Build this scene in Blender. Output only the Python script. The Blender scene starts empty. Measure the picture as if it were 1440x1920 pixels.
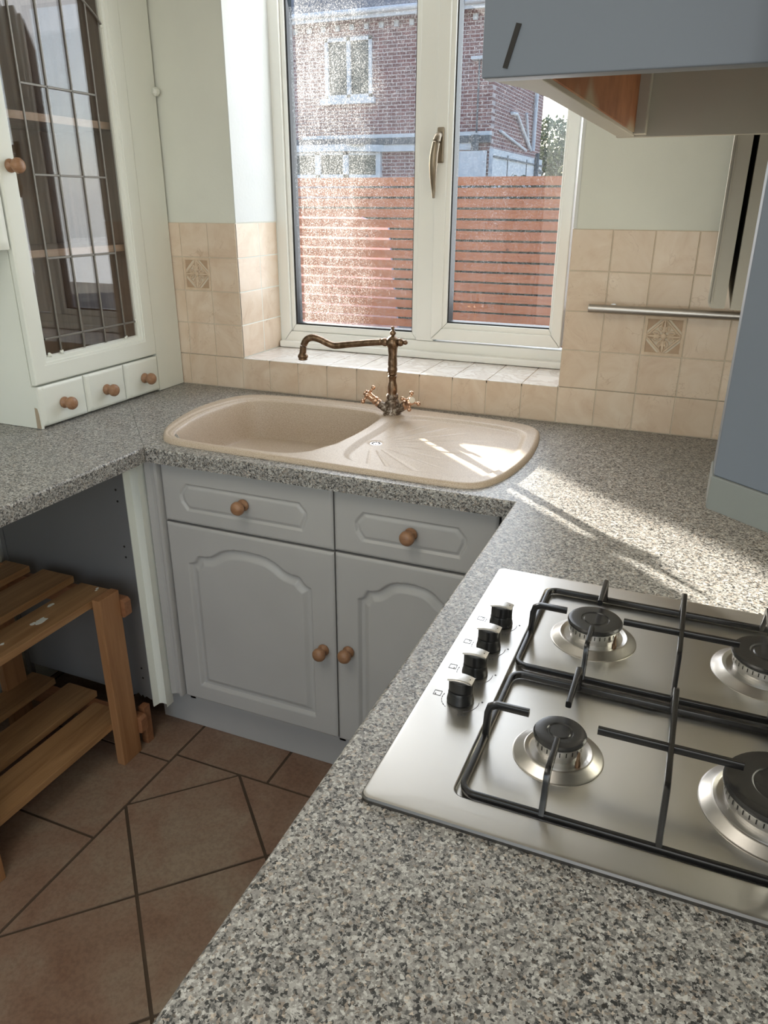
import bpy, bmesh, math, random
import numpy as np
from mathutils import Vector, Matrix
random.seed(7)
PI = math.pi
S = bpy.context.scene
COL = S.collection

# ------------------------------------------------------------------ camera, world, light
cd = bpy.data.cameras.new('camera'); cam = bpy.data.objects.new('camera', cd); COL.objects.link(cam)
cd.sensor_fit = 'HORIZONTAL'; cd.sensor_width = 36.0; cd.lens = 36.0 * 1412.73 / 1440
cd.clip_start = 0.02; cd.clip_end = 300
cam.location = (0.33874, -2.04302, 1.46974)
cam.rotation_euler = (1.180716, -0.003919, 0.394983)
S.camera = cam
S.view_settings.view_transform = 'Standard'; S.view_settings.look = 'None'
S.view_settings.exposure = 0.0; S.view_settings.gamma = 1.0
try: S.view_settings.use_curve_mapping = False
except Exception: pass

SUN_EL = math.radians(12.3); SUN_H = Vector((1.083, -1.0)).normalized()
w = bpy.data.worlds.new('sky'); S.world = w; w.use_nodes = True
wn = w.node_tree; wn.nodes.clear()
sky = wn.nodes.new('ShaderNodeTexSky'); sky.sky_type = 'NISHITA'; sky.sun_disc = False
sky.sun_elevation = math.radians(24); sky.sun_rotation = math.atan2(-SUN_H.x, -SUN_H.y)
sky.air_density = 1.0; sky.dust_density = 1.6; sky.ozone_density = 1.5
bg = wn.nodes.new('ShaderNodeBackground'); bg.inputs['Strength'].default_value = 0.42
wo = wn.nodes.new('ShaderNodeOutputWorld')
wn.links.new(sky.outputs[0], bg.inputs['Color']); wn.links.new(bg.outputs[0], wo.inputs['Surface'])

sd = bpy.data.lights.new('sun', 'SUN'); sun = bpy.data.objects.new('sun', sd); COL.objects.link(sun)
sd.energy = 42; sd.angle = math.radians(0.6); sd.color = (1.0, 0.93, 0.82)
d = Vector((SUN_H.x * math.cos(SUN_EL), SUN_H.y * math.cos(SUN_EL), -math.sin(SUN_EL)))
sun.rotation_euler = d.to_track_quat('-Z', 'Y').to_euler(); sun.location = (-3, 3, 3)

def area(name, loc, to, sx, sy, energy, color):
    l = bpy.data.lights.new(name, 'AREA'); l.shape = 'RECTANGLE'; l.size = sx; l.size_y = sy
    l.energy = energy; l.color = color
    o = bpy.data.objects.new(name, l); COL.objects.link(o); o.location = loc
    o.rotation_euler = (Vector(to) - Vector(loc)).to_track_quat('-Z', 'Y').to_euler(); return o
# unseen fill lamps added behind, right and overhead; daylight of the sink window
area('rear_fill_lamp', (-0.4, -4.72, 1.2), (-0.4, 0, 1.0), 1.5, 1.9, 11, (1.0, 0.98, 0.94))
area('side_fill_lamp', (0.6, -3.3, 1.25), (-1.4, -1.2, 1.2), 0.9, 1.9, 15, (1.0, 0.97, 0.92))
area('window_daylight', (-0.5, 0.42, 1.65), (-0.5, -1.2, 1.0), 0.98, 1.1, 13, (0.95, 0.97, 1.0))
area('ceiling_fill_lamp', (-0.45, -1.9, 2.33), (-0.45, -1.9, 0), 0.9, 0.9, 10, (1.0, 0.94, 0.84))

# ------------------------------------------------------------------ materials
def nn(t, k, **kw):
    n = t.nodes.new(k)
    for a, v in kw.items():
        if a in n.inputs: n.inputs[a].default_value = v
        else: setattr(n, a, v)
    return n
def ramp(t, fac, stops, interp='LINEAR'):
    r = t.nodes.new('ShaderNodeValToRGB'); r.color_ramp.interpolation = interp
    e = r.color_ramp.elements
    while len(e) < len(stops): e.new(0.5)
    for i, (p, c) in enumerate(stops):
        e[i].position = p; e[i].color = (*c, 1) if len(c) == 3 else c
    t.links.new(fac, r.inputs['Fac']); return r
def base(name, color=(.5, .5, .5), rough=.5, metal=0, spec=.5, coat=0):
    m = bpy.data.materials.new(name); m.use_nodes = True; t = m.node_tree
    b = t.nodes['Principled BSDF']
    b.inputs['Base Color'].default_value = (*color, 1); b.inputs['Roughness'].default_value = rough
    b.inputs['Metallic'].default_value = metal; b.inputs['Specular IOR Level'].default_value = spec
    b.inputs['Coat Weight'].default_value = coat
    return m, t, b
def coords(t, scale=(1, 1, 1), gen='Object'):
    c = t.nodes.new('ShaderNodeTexCoord'); mp = t.nodes.new('ShaderNodeMapping')
    mp.inputs['Scale'].default_value = scale
    t.links.new(c.outputs[gen], mp.inputs['Vector']); return mp.outputs[0]
def bump(t, b, h, strength=.2, dist=.001):
    n = t.nodes.new('ShaderNodeBump'); n.inputs['Strength'].default_value = strength; n.inputs['Distance'].default_value = dist
    t.links.new(h, n.inputs['Height']); t.links.new(n.outputs[0], b.inputs['Normal'])
def mixc(t, fac, a, b, mode='MIX'):
    n = t.nodes.new('ShaderNodeMix'); n.data_type = 'RGBA'; n.blend_type = mode
    for s, v in ((n.inputs[0], fac), (n.inputs[6], a), (n.inputs[7], b)):
        if hasattr(v, 'links') and v.is_output: t.links.new(v, s)
        else: s.default_value = v if isinstance(v, (int, float)) else (*v, 1)
    return n.outputs[2]
def noise(t, v, scale, detail=3, rough=.5, dist=0):
    n = nn(t, 'ShaderNodeTexNoise', Scale=scale, Detail=detail, Roughness=rough, Distortion=dist)
    t.links.new(v, n.inputs['Vector']); return n
def paint(name, color, rough=.45, mottle=.04, bmp=.08, scale=60):
    m, t, b = base(name, color, rough)
    v = coords(t); n = noise(t, v, 6, 4); r = ramp(t, n.outputs['Fac'], [(.3, tuple(c * (1 - mottle) for c in color)), (.7, tuple(min(1, c * (1 + mottle)) for c in color))])
    t.links.new(r.outputs[0], b.inputs['Base Color'])
    n2 = noise(t, v, scale, 3); bump(t, b, n2.outputs['Fac'], bmp, .002)
    return m
M = {}
M['plaster'] = paint('plaster_paint', (.74, .755, .69), .7, .03, .25, 90)
M['reveal'] = paint('reveal_paint', (.70, .72, .71), .7, .03, .25, 90)
M['ceiling'] = paint('ceiling_paint', (.8, .78, .70), .8)
M['upvc'] = paint('white_plastic_frame', (.88, .88, .84), .28, .01, .0)
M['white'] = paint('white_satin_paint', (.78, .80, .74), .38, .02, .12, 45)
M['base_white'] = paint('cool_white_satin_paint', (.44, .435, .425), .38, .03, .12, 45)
M['grey_panel'] = paint('grey_melamine', (.21, .21, .215), .5, .03, .05)
M['blue_grey'] = paint('blue_grey_satin_paint', (.14, .162, .195), .42, .04, .15, 25)
M['warm_grey'] = paint('warm_grey_paint', (.19, .205, .195), .45, .04, .1)
M['cream_inner'] = paint('cream_panel', (.46, .42, .35), .5, .05, .1)
M['raw_edge'] = paint('chipped_white_edge', (.62, .60, .52), .8, .25, .6, 160)
M['grout'] = paint('tile_grout', (.66, .58, .47), .9)
M['floor_grout'] = paint('dark_floor_grout', (.075, .052, .035), .95, .3, .3, 200)
M['black'] = base('black_rubber', (.012, .012, .013), .5)[0]
M['dark'] = base('dark_recess', (.02, .018, .016), .8)[0]
M['mark'] = base('grey_print', (.10, .10, .11), .6)[0]
M['whiteprint'] = base('white_print', (.7, .7, .7), .6)[0]
M['enamel'] = base('black_enamel', (.012, .0115, .012), .22, 0, .5)[0]
M['cap'] = base('black_cap_enamel', (.022, .021, .021), .25, 0, .5)[0]
M['knobblack'] = base('black_knob_plastic', (.012, .012, .013), .28)[0]
M['chrome'] = base('bright_chrome', (.62, .62, .63), .16, 1)[0]
M['outer_white'] = paint('weathered_white', (.60, .63, .68), .6, .06, .1)
M['plasterspot'] = paint('bare_plaster', (.42, .34, .25), .9, .15, .4)
M['curtain'] = paint('net_curtain', (.35, .38, .38), .9, .2)

def granite(name, warm=0):
    m, t, b = base(name, (.4, .4, .4), .36, 0, .45)
    v = coords(t)
    dn = noise(t, v, 330, 2)
    a = t.nodes.new('ShaderNodeVectorMath'); a.operation = 'SCALE'; a.inputs['Scale'].default_value = .006
    t.links.new(dn.outputs['Color'], a.inputs[0])
    ad = t.nodes.new('ShaderNodeVectorMath'); ad.operation = 'ADD'
    t.links.new(v, ad.inputs[0]); t.links.new(a.outputs[0], ad.inputs[1])
    vo = nn(t, 'ShaderNodeTexVoronoi', Scale=390, Randomness=1); t.links.new(ad.outputs[0], vo.inputs['Vector'])
    sp = t.nodes.new('ShaderNodeSeparateColor'); t.links.new(vo.outputs['Color'], sp.inputs[0])
    big = noise(t, v, 170, 2)
    mx = t.nodes.new('ShaderNodeMath'); mx.operation = 'MULTIPLY_ADD'; mx.inputs[1].default_value = .55
    t.links.new(sp.outputs[0], mx.inputs[0])
    m2 = t.nodes.new('ShaderNodeMath'); m2.operation = 'MULTIPLY'; m2.inputs[1].default_value = .55
    t.links.new(big.outputs['Fac'], m2.inputs[0]); t.links.new(m2.outputs[0], mx.inputs[2])
    r = ramp(t, mx.outputs[0], [(0, (.035, .036, .036)), (.33, (.10, .10, .098)), (.41, (.19, .185, .175)), (.50, (.27, .26, .245)), (.63, (.37, .36, .34)), (.77, (.52, .515, .49))], 'CONSTANT')
    pk = ramp(t, sp.outputs[1], [(0, (1, 1, 1)), (.86, (1.0, .88, .78))], 'CONSTANT')
    c = mixc(t, 1.0, r.outputs[0], pk.outputs[0], 'MULTIPLY')
    t.links.new(c, b.inputs['Base Color'])
    bump(t, b, big.outputs['Fac'], .08, .001)
    return m
M['granite'] = granite('speckled_grey_laminate')

def tilemat():
    m, t, b = base('marbled_beige_ceramic', (.7, .5, .36), .25, 0, .5)
    v = coords(t)
    n = noise(t, v, 9, 5, .6, 1.2); r = ramp(t, n.outputs['Fac'], [(.28, (.66, .50, .37)), (.5, (.74, .60, .47)), (.72, (.80, .68, .56))])
    g = nn(t, 'ShaderNodeNewGeometry'); rd = ramp(t, g.outputs['Random Per Island'], [(0, (.90, .88, .85)), (1, (1, 1, 1))])
    c = mixc(t, 1, r.outputs[0], rd.outputs[0], 'MULTIPLY')
    n2 = noise(t, v, 11, 3, .5, 2.5)
    vein = ramp(t, n2.outputs['Fac'], [(.485, (0, 0, 0)), (.5, (1, 1, 1)), (.515, (0, 0, 0))])
    n3 = noise(t, v, 14, 1); gate = ramp(t, n3.outputs['Fac'], [(.5, (0, 0, 0)), (.62, (.45, .45, .45))])
    f = mixc(t, 1, vein.outputs[0], gate.outputs[0], 'MULTIPLY')
    c2 = mixc(t, f, c, (.42, .27, .17)); t.links.new(c2, b.inputs['Base Color'])
    n4 = noise(t, v, 40, 2); bump(t, b, n4.outputs['Fac'], .1, .002)
    return m
M['tile'] = tilemat()
m, t, b = base('relief_tile', (.62, .47, .34), .5)
ao = coords(t); n = noise(t, ao, 60, 3); r = ramp(t, n.outputs['Fac'], [(.3, (.60, .46, .33)), (.7, (.70, .56, .42))])
gg = t.nodes.new('ShaderNodeNewGeometry'); sg = t.nodes.new('ShaderNodeSeparateXYZ'); t.links.new(gg.outputs['Position'], sg.inputs[0])
gr_ = t.nodes.new('ShaderNodeMapRange'); gr_.inputs[1].default_value = .0003; gr_.inputs[2].default_value = .0028; t.links.new(sg.outputs[1], gr_.inputs[0])
t.links.new(mixc(t, gr_.outputs[0], r.outputs[0], (.33, .19, .10)), b.inputs['Base Color'])   # brown glaze pooled in the sunk pattern
M['deco'] = m
m, t, b = base('sill_tile_white', (.82, .79, .76), .16)
v = coords(t); n = noise(t, v, 10, 4, .5, 2); r = ramp(t, n.outputs['Fac'], [(.4, (.80, .76, .72)), (.5, (.68, .62, .58)), (.56, (.83, .80, .77))]); t.links.new(r.outputs[0], b.inputs['Base Color'])
M['silltile'] = m

def floortile():
    m, t, b = base('terracotta_stone_tile', (.3, .2, .14), .55)
    v = coords(t); n = noise(t, v, 5, 6, .65, .4)
    r = ramp(t, n.outputs['Fac'], [(.3, (.22, .125, .08)), (.48, (.27, .175, .12)), (.62, (.30, .225, .16)), (.75, (.34, .265, .19))])
    n2 = noise(t, v, 120, 3); r2 = ramp(t, n2.outputs['Fac'], [(.35, (.82, .8, .8)), (.6, (1, 1, 1))])
    c = mixc(t, 1, r.outputs[0], r2.outputs[0], 'MULTIPLY'); t.links.new(c, b.inputs['Base Color'])
    bump(t, b, n.outputs['Fac'], .3, .004); return m
M['floortile'] = floortile()

def woodmat(name, c1, c2, axis=1, rough=.5, ring=14, fine=1.0, knots=False):
    m, t, b = base(name, c1, rough)
    sc = [18, 18, 18]; sc[axis] = 1.2
    v = coords(t, tuple(sc)); n = noise(t, v, 2.2 * fine, 5, .6, .8)
    mid = tuple((a + bb) / 2 for a, bb in zip(c1, c2))
    r = ramp(t, n.outputs['Fac'], [(.3, c1), (.5, mid), (.7, c2)])
    out = r.outputs[0]
    if knots:
        v2 = coords(t, (4, 4, 4)); vo = nn(t, 'ShaderNodeTexVoronoi', Scale=1.0); t.links.new(v2, vo.inputs['Vector'])
        k = ramp(t, vo.outputs['Distance'], [(.03, (1, 1, 1)), (.09, (0, 0, 0))])
        out = mixc(t, k.outputs[0], out, tuple(c * .45 for c in c1))
    t.links.new(out, b.inputs['Base Color']); bump(t, b, n.outputs['Fac'], .12, .002); return m
M['bench'] = woodmat('honey_stained_pine', (.25, .125, .05), (.43, .25, .115), 1, .5, knots=True)
M['bench_leg'] = woodmat('orange_stained_pine', (.28, .125, .05), (.42, .22, .10), 2, .5)
M['bench_x'] = woodmat('brown_stained_pine', (.24, .10, .045), (.36, .17, .08), 0, .5)
M['knob'] = woodmat('turned_beech', (.25, .125, .065), (.36, .20, .11), 0, .4, fine=3)
M['cabwood'] = woodmat('brown_cabinet_veneer', (.20, .125, .085), (.32, .215, .15), 2, .5)
M['cabwood_light'] = woodmat('pale_shelf_edge', (.42, .27, .18), (.52, .36, .25), 1, .5)
M['fence'] = woodmat('red_cedar_stain', (.47, .13, .05), (.60, .20, .08), 0, .6, knots=True)
m, t, b = base('hood_inner_lining', (.3, .12, .05), .7)
v = coords(t); n = noise(t, v, 3.2, 3, .5, .3)
sx = t.nodes.new('ShaderNodeSeparateXYZ'); t.links.new(v, sx.inputs[0])
ma = t.nodes.new('ShaderNodeMath'); ma.operation = 'MULTIPLY_ADD'; ma.inputs[1].default_value = .22
t.links.new(n.outputs['Fac'], ma.inputs[0]); t.links.new(sx.outputs[2], ma.inputs[2])
n5 = noise(t, v, 30, 4); wc = ramp(t, n5.outputs['Fac'], [(.3, (.27, .09, .03)), (.7, (.40, .155, .06))])
r = ramp(t, ma.outputs[0], [(.105, (1, 1, 1)), (.116, (0, 0, 0))])
c = mixc(t, r.outputs[0], wc.outputs[0], (.42, .32, .21)); t.links.new(c, b.inputs['Base Color'])
M['lining'] = m

def steel(name, col=(.56, .55, .53), rough=.3, aniso=.5, sc=(2, 700, 2)):
    m, t, b = base(name, col, rough, 1)
    v = coords(t, sc); n = noise(t, v, 1, 2)
    r = t.nodes.new('ShaderNodeMapRange'); r.inputs[3].default_value = rough - .05; r.inputs[4].default_value = rough + .08
    t.links.new(n.outputs['Fac'], r.inputs[0]); t.links.new(r.outputs[0], b.inputs['Roughness'])
    b.inputs['Anisotropic'].default_value = aniso; bump(t, b, n.outputs['Fac'], .02, .0006); return m
M['steel'] = steel('brushed_hob_steel', (.60, .585, .56), .30)
M['steel_ring'] = steel('spun_steel', (.52, .50, .47), .30, .3, (30, 30, 30))
M['steel_edge'] = base('dark_steel_edge', (.16, .155, .15), .4, 1)[0]
M['alu'] = steel('cast_aluminium', (.66, .65, .64), .35, 0, (200, 200, 200))
M['rail'] = steel('satin_steel_rail', (.50, .47, .44), .28, 0, (4, 90, 90))
m, t, b = base('antique_bronze', (.22, .13, .07), .34, 1)
v = coords(t); n = noise(t, v, 70, 4, .6, .5); r = ramp(t, n.outputs['Fac'], [(.35, (.12, .075, .045)), (.55, (.22, .145, .095)), (.7, (.34, .24, .165))])
t.links.new(r.outputs[0], b.inputs['Base Color']); bump(t, b, n.outputs['Fac'], .15, .001)
M['bronze'] = m
m, t, b = base('limescaled_bronze', (.22, .16, .12), .45, .8)
n = noise(t, coords(t), 90, 4, .6, 1.5); r = ramp(t, n.outputs['Fac'], [(.4, (.10, .07, .05)), (.55, (.24, .19, .15)), (.68, (.5, .47, .42))]); t.links.new(r.outputs[0], b.inputs['Base Color'])
M['scaled'] = m
M['pewter'] = base('worn_pewter_bronze', (.27, .225, .17), .36, 1)[0]
M['copper'] = base('polished_copper_tap', (.62, .40, .28), .22, 1)[0]
M['ceramic_button'] = base('ivory_button', (.75, .68, .58), .25)[0]

m, t, b = base('beige_composite_sink', (.5, .4, .3), .42)
v = coords(t); n = noise(t, v, 900, 1); r = ramp(t, n.outputs['Fac'], [(.36, (.36, .27, .19)), (.5, (.52, .42, .325)), (.66, (.62, .53, .43))]); t.links.new(r.outputs[0], b.inputs['Base Color'])
M['sink'] = m

def schlick(t, f0):
    lw = nn(t, 'ShaderNodeLayerWeight', Blend=.5); p = t.nodes.new('ShaderNodeMath'); p.operation = 'POWER'; p.inputs[1].default_value = 5
    t.links.new(lw.outputs['Facing'], p.inputs[0]); m_ = t.nodes.new('ShaderNodeMath'); m_.operation = 'MULTIPLY_ADD'; m_.inputs[1].default_value = 1 - f0; m_.inputs[2].default_value = f0
    t.links.new(p.outputs[0], m_.inputs[0]); return m_
def leadglass():
    m = bpy.data.materials.new('clear_cabinet_glass'); m.use_nodes = True; t = m.node_tree; t.nodes.clear()
    o = t.nodes.new('ShaderNodeOutputMaterial'); tr = nn(t, 'ShaderNodeBsdfTransparent'); tr.inputs[0].default_value = (.93, .93, .93, 1)
    gl = nn(t, 'ShaderNodeBsdfGlossy'); gl.inputs['Roughness'].default_value = .008
    fr = schlick(t, .07); mx = t.nodes.new('ShaderNodeMixShader')
    t.links.new(fr.outputs[0], mx.inputs[0]); t.links.new(tr.outputs[0], mx.inputs[1]); t.links.new(gl.outputs[0], mx.inputs[2]); t.links.new(mx.outputs[0], o.inputs[0]); return m
M['glass'] = leadglass()
def dustglass(name, amount, left, streak):
    m = bpy.data.materials.new(name); m.use_nodes = True; t = m.node_tree; t.nodes.clear()
    o = t.nodes.new('ShaderNodeOutputMaterial'); tr = nn(t, 'ShaderNodeBsdfTransparent'); tr.inputs[0].default_value = (.95, .96, .96, 1)
    gl = nn(t, 'ShaderNodeBsdfGlossy'); gl.inputs['Roughness'].default_value = .01
    fr = schlick(t, .035); mx = t.nodes.new('ShaderNodeMixShader')
    t.links.new(fr.outputs[0], mx.inputs[0]); t.links.new(tr.outputs[0], mx.inputs[1]); t.links.new(gl.outputs[0], mx.inputs[2])
    df = nn(t, 'ShaderNodeBsdfTranslucent'); df.inputs[0].default_value = (.9, .9, .88, 1)
    v = coords(t); n = noise(t, v, 330, 2, .6)
    sp = ramp(t, n.outputs['Fac'], [(.54, (.0, .0, .0)), (.66, (1, 1, 1))])
    v2 = coords(t, (60, 60, 9)); n2 = noise(t, v2, 1, 4, .6); st = ramp(t, n2.outputs['Fac'], [(.3, (.5, .5, .5)), (.75, (1, 1, 1))])
    n3 = noise(t, v, 7, 3, .6, .6); pt = ramp(t, n3.outputs['Fac'], [(.35, (.35, .35, .35)), (.65, (1, 1, 1))])
    a = mixc(t, 1, sp.outputs[0], st.outputs[0], 'MULTIPLY')
    a = mixc(t, .55, a, pt.outputs[0], 'MULTIPLY')
    hz = mixc(t, 1, st.outputs[0], pt.outputs[0], 'MULTIPLY')
    # dirt film raised towards the left edge, painting in the sun glare there
    s = t.nodes.new('ShaderNodeSeparateXYZ'); t.links.new(v, s.inputs[0])
    rr = t.nodes.new('ShaderNodeMapRange'); rr.inputs[1].default_value = -.21; rr.inputs[2].default_value = .02; rr.inputs[3].default_value = 1; rr.inputs[4].default_value = 0
    t.links.new(s.outputs[0], rr.inputs[0])
    f1 = t.nodes.new('ShaderNodeMath'); f1.operation = 'MULTIPLY_ADD'; f1.inputs[1].default_value = left; f1.inputs[2].default_value = amount
    t.links.new(rr.outputs[0], f1.inputs[0])
    f2 = t.nodes.new('ShaderNodeMath'); f2.operation = 'MULTIPLY'; t.links.new(f1.outputs[0], f2.inputs[0])
    f3 = t.nodes.new('ShaderNodeMath'); f3.operation = 'MULTIPLY_ADD'; f3.inputs[1].default_value = streak
    sa = t.nodes.new('ShaderNodeRGBToBW'); t.links.new(a, sa.inputs[0]); sb = t.nodes.new('ShaderNodeRGBToBW'); t.links.new(hz, sb.inputs[0])
    t.links.new(sb.outputs[0], f3.inputs[0]); t.links.new(sa.outputs[0], f3.inputs[2]); t.links.new(f3.outputs[0], f2.inputs[1])
    m2 = t.nodes.new('ShaderNodeMixShader'); t.links.new(f2.outputs[0], m2.inputs[0]); t.links.new(mx.outputs[0], m2.inputs[1]); t.links.new(df.outputs[0], m2.inputs[2])
    t.links.new(m2.outputs[0], o.inputs[0]); return m
M['dusty'] = dustglass('dusty_window_glass', .12, .09, .14)
M['dusty2'] = dustglass('lightly_dusty_window_glass', .11, .0, .10)

def brick(name, rot):
    m, t, b = base(name, (.2, .1, .1), .85)
    c = t.nodes.new('ShaderNodeTexCoord'); s = t.nodes.new('ShaderNodeSeparateXYZ'); t.links.new(c.outputs['Object'], s.inputs[0])
    cb = t.nodes.new('ShaderNodeCombineXYZ'); t.links.new(s.outputs[1 if rot else 0], cb.inputs[0]); t.links.new(s.outputs[2], cb.inputs[1])
    br = nn(t, 'ShaderNodeTexBrick', Scale=1.0); t.links.new(cb.outputs[0], br.inputs['Vector'])
    br.inputs['Color1'].default_value = (.23, .085, .085, 1); br.inputs['Color2'].default_value = (.15, .06, .065, 1); br.inputs['Mortar'].default_value = (.50, .42, .42, 1)
    br.inputs['Mortar Size'].default_value = .009; br.inputs['Brick Width'].default_value = .225; br.inputs['Row Height'].default_value = .075; br.inputs['Bias'].default_value = -.1
    t.links.new(br.outputs[0], b.inputs['Base Color']); return m
M['brick'] = brick('red_brick', 0); M['brick_side'] = brick('red_brick_side', 1)
M['slate'] = paint('grey_roof_tile', (.12, .13, .16), .8, .2, .3, 10)
M['lead'] = paint('lead_flashing', (.09, .105, .125), .7, .1)
M['leadcame'] = base('grey_lead_came', (.19, .175, .155), .42, .6)[0]
M['leaf'] = paint('green_leaves', (.06, .10, .04), .6, .5)
M['leaf2'] = paint('hedge_leaves', (.05, .075, .04), .6, .5)
M['bark'] = paint('bark', (.10, .07, .05), .9)
M['ground'] = paint('garden_paving', (.30, .28, .25), .9, .15)
M['houseglass'] = base('reflecting_house_glass', (.035, .045, .045), .10, 0, .35)[0]
M['palesheet'] = base('pale_blue_sheet', (.62, .70, .85), .5)[0]

# ------------------------------------------------------------------ object helpers
ROOT = {}
def tag(o, label=None, cat=None, group=None, kind=None):
    if label: o['label'] = label
    if cat: o['category'] = cat
    if group: o['group'] = group
    if kind: o['kind'] = kind
    return o
def thing(name, label, cat, loc, group=None, kind=None):
    o = bpy.data.objects.new(name, None); COL.objects.link(o); o.location = loc; o.empty_display_size = .05
    ROOT[o.name] = Vector(loc); return tag(o, label, cat, group, kind)
def obj(name, bm, mat, parent=None, smooth=None, loc=None, label=None):
    """bm is in world coordinates (or local when loc is the string 'local')."""
    me = bpy.data.meshes.new(name)
    bmesh.ops.recalc_face_normals(bm, faces=bm.faces) if smooth != 'keep' else None
    if parent is not None and loc != 'local':
        bmesh.ops.translate(bm, verts=bm.verts, vec=-ROOT[parent.name])
    off = None
    if parent is None:
        co = [v.co for v in bm.verts]
        lo = Vector([min(c[i] for c in co) for i in range(3)]); hi = Vector([max(c[i] for c in co) for i in range(3)])
        off = Vector(((lo.x + hi.x) / 2, (lo.y + hi.y) / 2, lo.z)); bmesh.ops.translate(bm, verts=bm.verts, vec=-off)
    bm.to_mesh(me); bm.free()
    mats = mat if isinstance(mat, (list, tuple)) else [mat]
    for k in mats: me.materials.append(M[k])
    if smooth:
        for p in me.polygons: p.use_smooth = True
        if smooth not in ('keep', 'all'):
            try: me.set_sharp_from_angle(angle=math.radians(smooth if isinstance(smooth, (int, float)) and smooth > 1 else 35))
            except Exception: pass
    o = bpy.data.objects.new(name, me); COL.objects.link(o)
    if parent is not None:
        o.parent = parent; ROOT[o.name] = ROOT[parent.name]
    else:
        o.location = off; ROOT[o.name] = off
    if smooth and smooth not in ('keep', 'all') and len(me.polygons) < 9000:
        wnm = o.modifiers.new('weighted_normal', 'WEIGHTED_NORMAL'); wnm.keep_sharp = True
    if label: o['label'] = label
    return o
def B(): return bmesh.new()
def merge(bm, tmp):
    me = bpy.data.meshes.new('t'); tmp.to_mesh(me); tmp.free(); bm.from_mesh(me); bpy.data.meshes.remove(me)
def box(bm, x0, x1, y0, y1, z0, z1, bev=0, seg=2):
    t = B(); bmesh.ops.create_cube(t, size=1)
    for v in t.verts: v.co = Vector(((x0 + x1) / 2 + v.co.x * (x1 - x0), (y0 + y1) / 2 + v.co.y * (y1 - y0), (z0 + z1) / 2 + v.co.z * (z1 - z0)))
    if bev: bmesh.ops.bevel(t, geom=list(t.edges), offset=bev, segments=seg, profile=.5, affect='EDGES')
    merge(bm, t); return bm
def bx(*a, **k): return box(B(), *a, **k)
def prism(bm, pts, axis, a0, a1, bev=0):
    """closed polygon pts in the two other axes, extruded along axis"""
    t = B(); o = 'xyz'.index(axis)
    def P(p, a):
        l = list(p); l.insert(o, a); return Vector(l)
    v0 = [t.verts.new(P(p, a0)) for p in pts]; v1 = [t.verts.new(P(p, a1)) for p in pts]
    t.faces.new(v0); t.faces.new(v1[::-1]); n = len(pts)
    for i in range(n): t.faces.new((v0[i], v1[i], v1[(i + 1) % n], v0[(i + 1) % n]))
    bmesh.ops.recalc_face_normals(t, faces=t.faces)
    if bev: bmesh.ops.bevel(t, geom=list(t.edges), offset=bev, segments=2, profile=.5, affect='EDGES')
    merge(bm, t); return bm
def lathe(bm, prof, origin=(0, 0, 0), axis=(0, 0, 1), seg=24):
    """prof: (radius, height) list; closed at zero radius ends"""
    t = B(); rings = []
    for r, h in prof:
        if r < 1e-6: rings.append([t.verts.new((0, 0, h))])
        else: rings.append([t.verts.new((r * math.cos(2 * PI * k / seg), r * math.sin(2 * PI * k / seg), h)) for k in range(seg)])
    for a, b_ in zip(rings, rings[1:]):
        for k in range(seg):
            k2 = (k + 1) % seg
            if len(a) == 1 and len(b_) == 1: continue
            if len(a) == 1: t.faces.new((a[0], b_[k2], b_[k]))
            elif len(b_) == 1: t.faces.new((a[k], a[k2], b_[0]))
            else: t.faces.new((a[k], a[k2], b_[k2], b_[k]))
    for rg in (rings[0], rings[-1]):
        if len(rg) > 1:
            try: t.faces.new(rg)
            except Exception: pass
    q = Vector((0, 0, 1)).rotation_difference(Vector(axis).normalized()).to_matrix().to_4x4()
    bmesh.ops.transform(t, matrix=Matrix.Translation(origin) @ q, verts=t.verts)
    merge(bm, t); return bm
def tube(bm, pts, rad, seg=12, closed=False, flat=None):
    """swept tube; rad a number or list; flat=(w,h) gives a rounded bar section (w sideways, h up)"""
    pts = [Vector(p) for p in pts]; n = len(pts); t = B(); rings = []
    up = Vector((0, 0, 1))
    for i, p in enumerate(pts):
        a = pts[(i - 1) % n] if (closed or i > 0) else p; c = pts[(i + 1) % n] if (closed or i < n - 1) else p
        tg = (c - a).normalized()
        ref = up if abs(tg.z) < .95 else (Vector((1, 0, 0)) if flat is None else Vector((flat[2], flat[3], 0)) if len(flat) > 2 else Vector((1, 0, 0)))
        s = Vector((flat[3], -flat[2], 0)).normalized() if (flat and len(flat) > 2) else tg.cross(ref).normalized()
        u = s.cross(tg).normalized()
        r = rad[i] if isinstance(rad, (list, tuple)) else rad
        ring = []
        for k in range(seg):
            an = 2 * PI * (k + .5) / seg; cx, cy = math.cos(an), math.sin(an)
            if flat:
                pw = .45; cx = math.copysign(abs(cx) ** pw, cx) * flat[0] / 2; cy = math.copysign(abs(cy) ** pw, cy) * flat[1] / 2
            else: cx *= r; cy *= r
            ring.append(t.verts.new(p + s * cx + u * cy))
        rings.append(ring)
    m = n if closed else n - 1
    for i in range(m):
        a, b_ = rings[i], rings[(i + 1) % n]
        for k in range(seg): t.faces.new((a[k], a[(k + 1) % seg], b_[(k + 1) % seg], b_[k]))
    if not closed: t.faces.new(rings[0]); t.faces.new(rings[-1][::-1])
    bmesh.ops.recalc_face_normals(t, faces=t.faces)
    merge(bm, t); return bm
def sphere(bm, c, r, seg=16):
    t = B(); bmesh.ops.create_uvsphere(t, u_segments=seg, v_segments=seg // 2 + 2, radius=r)
    bmesh.ops.translate(t, verts=t.verts, vec=c); merge(bm, t); return bm
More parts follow.
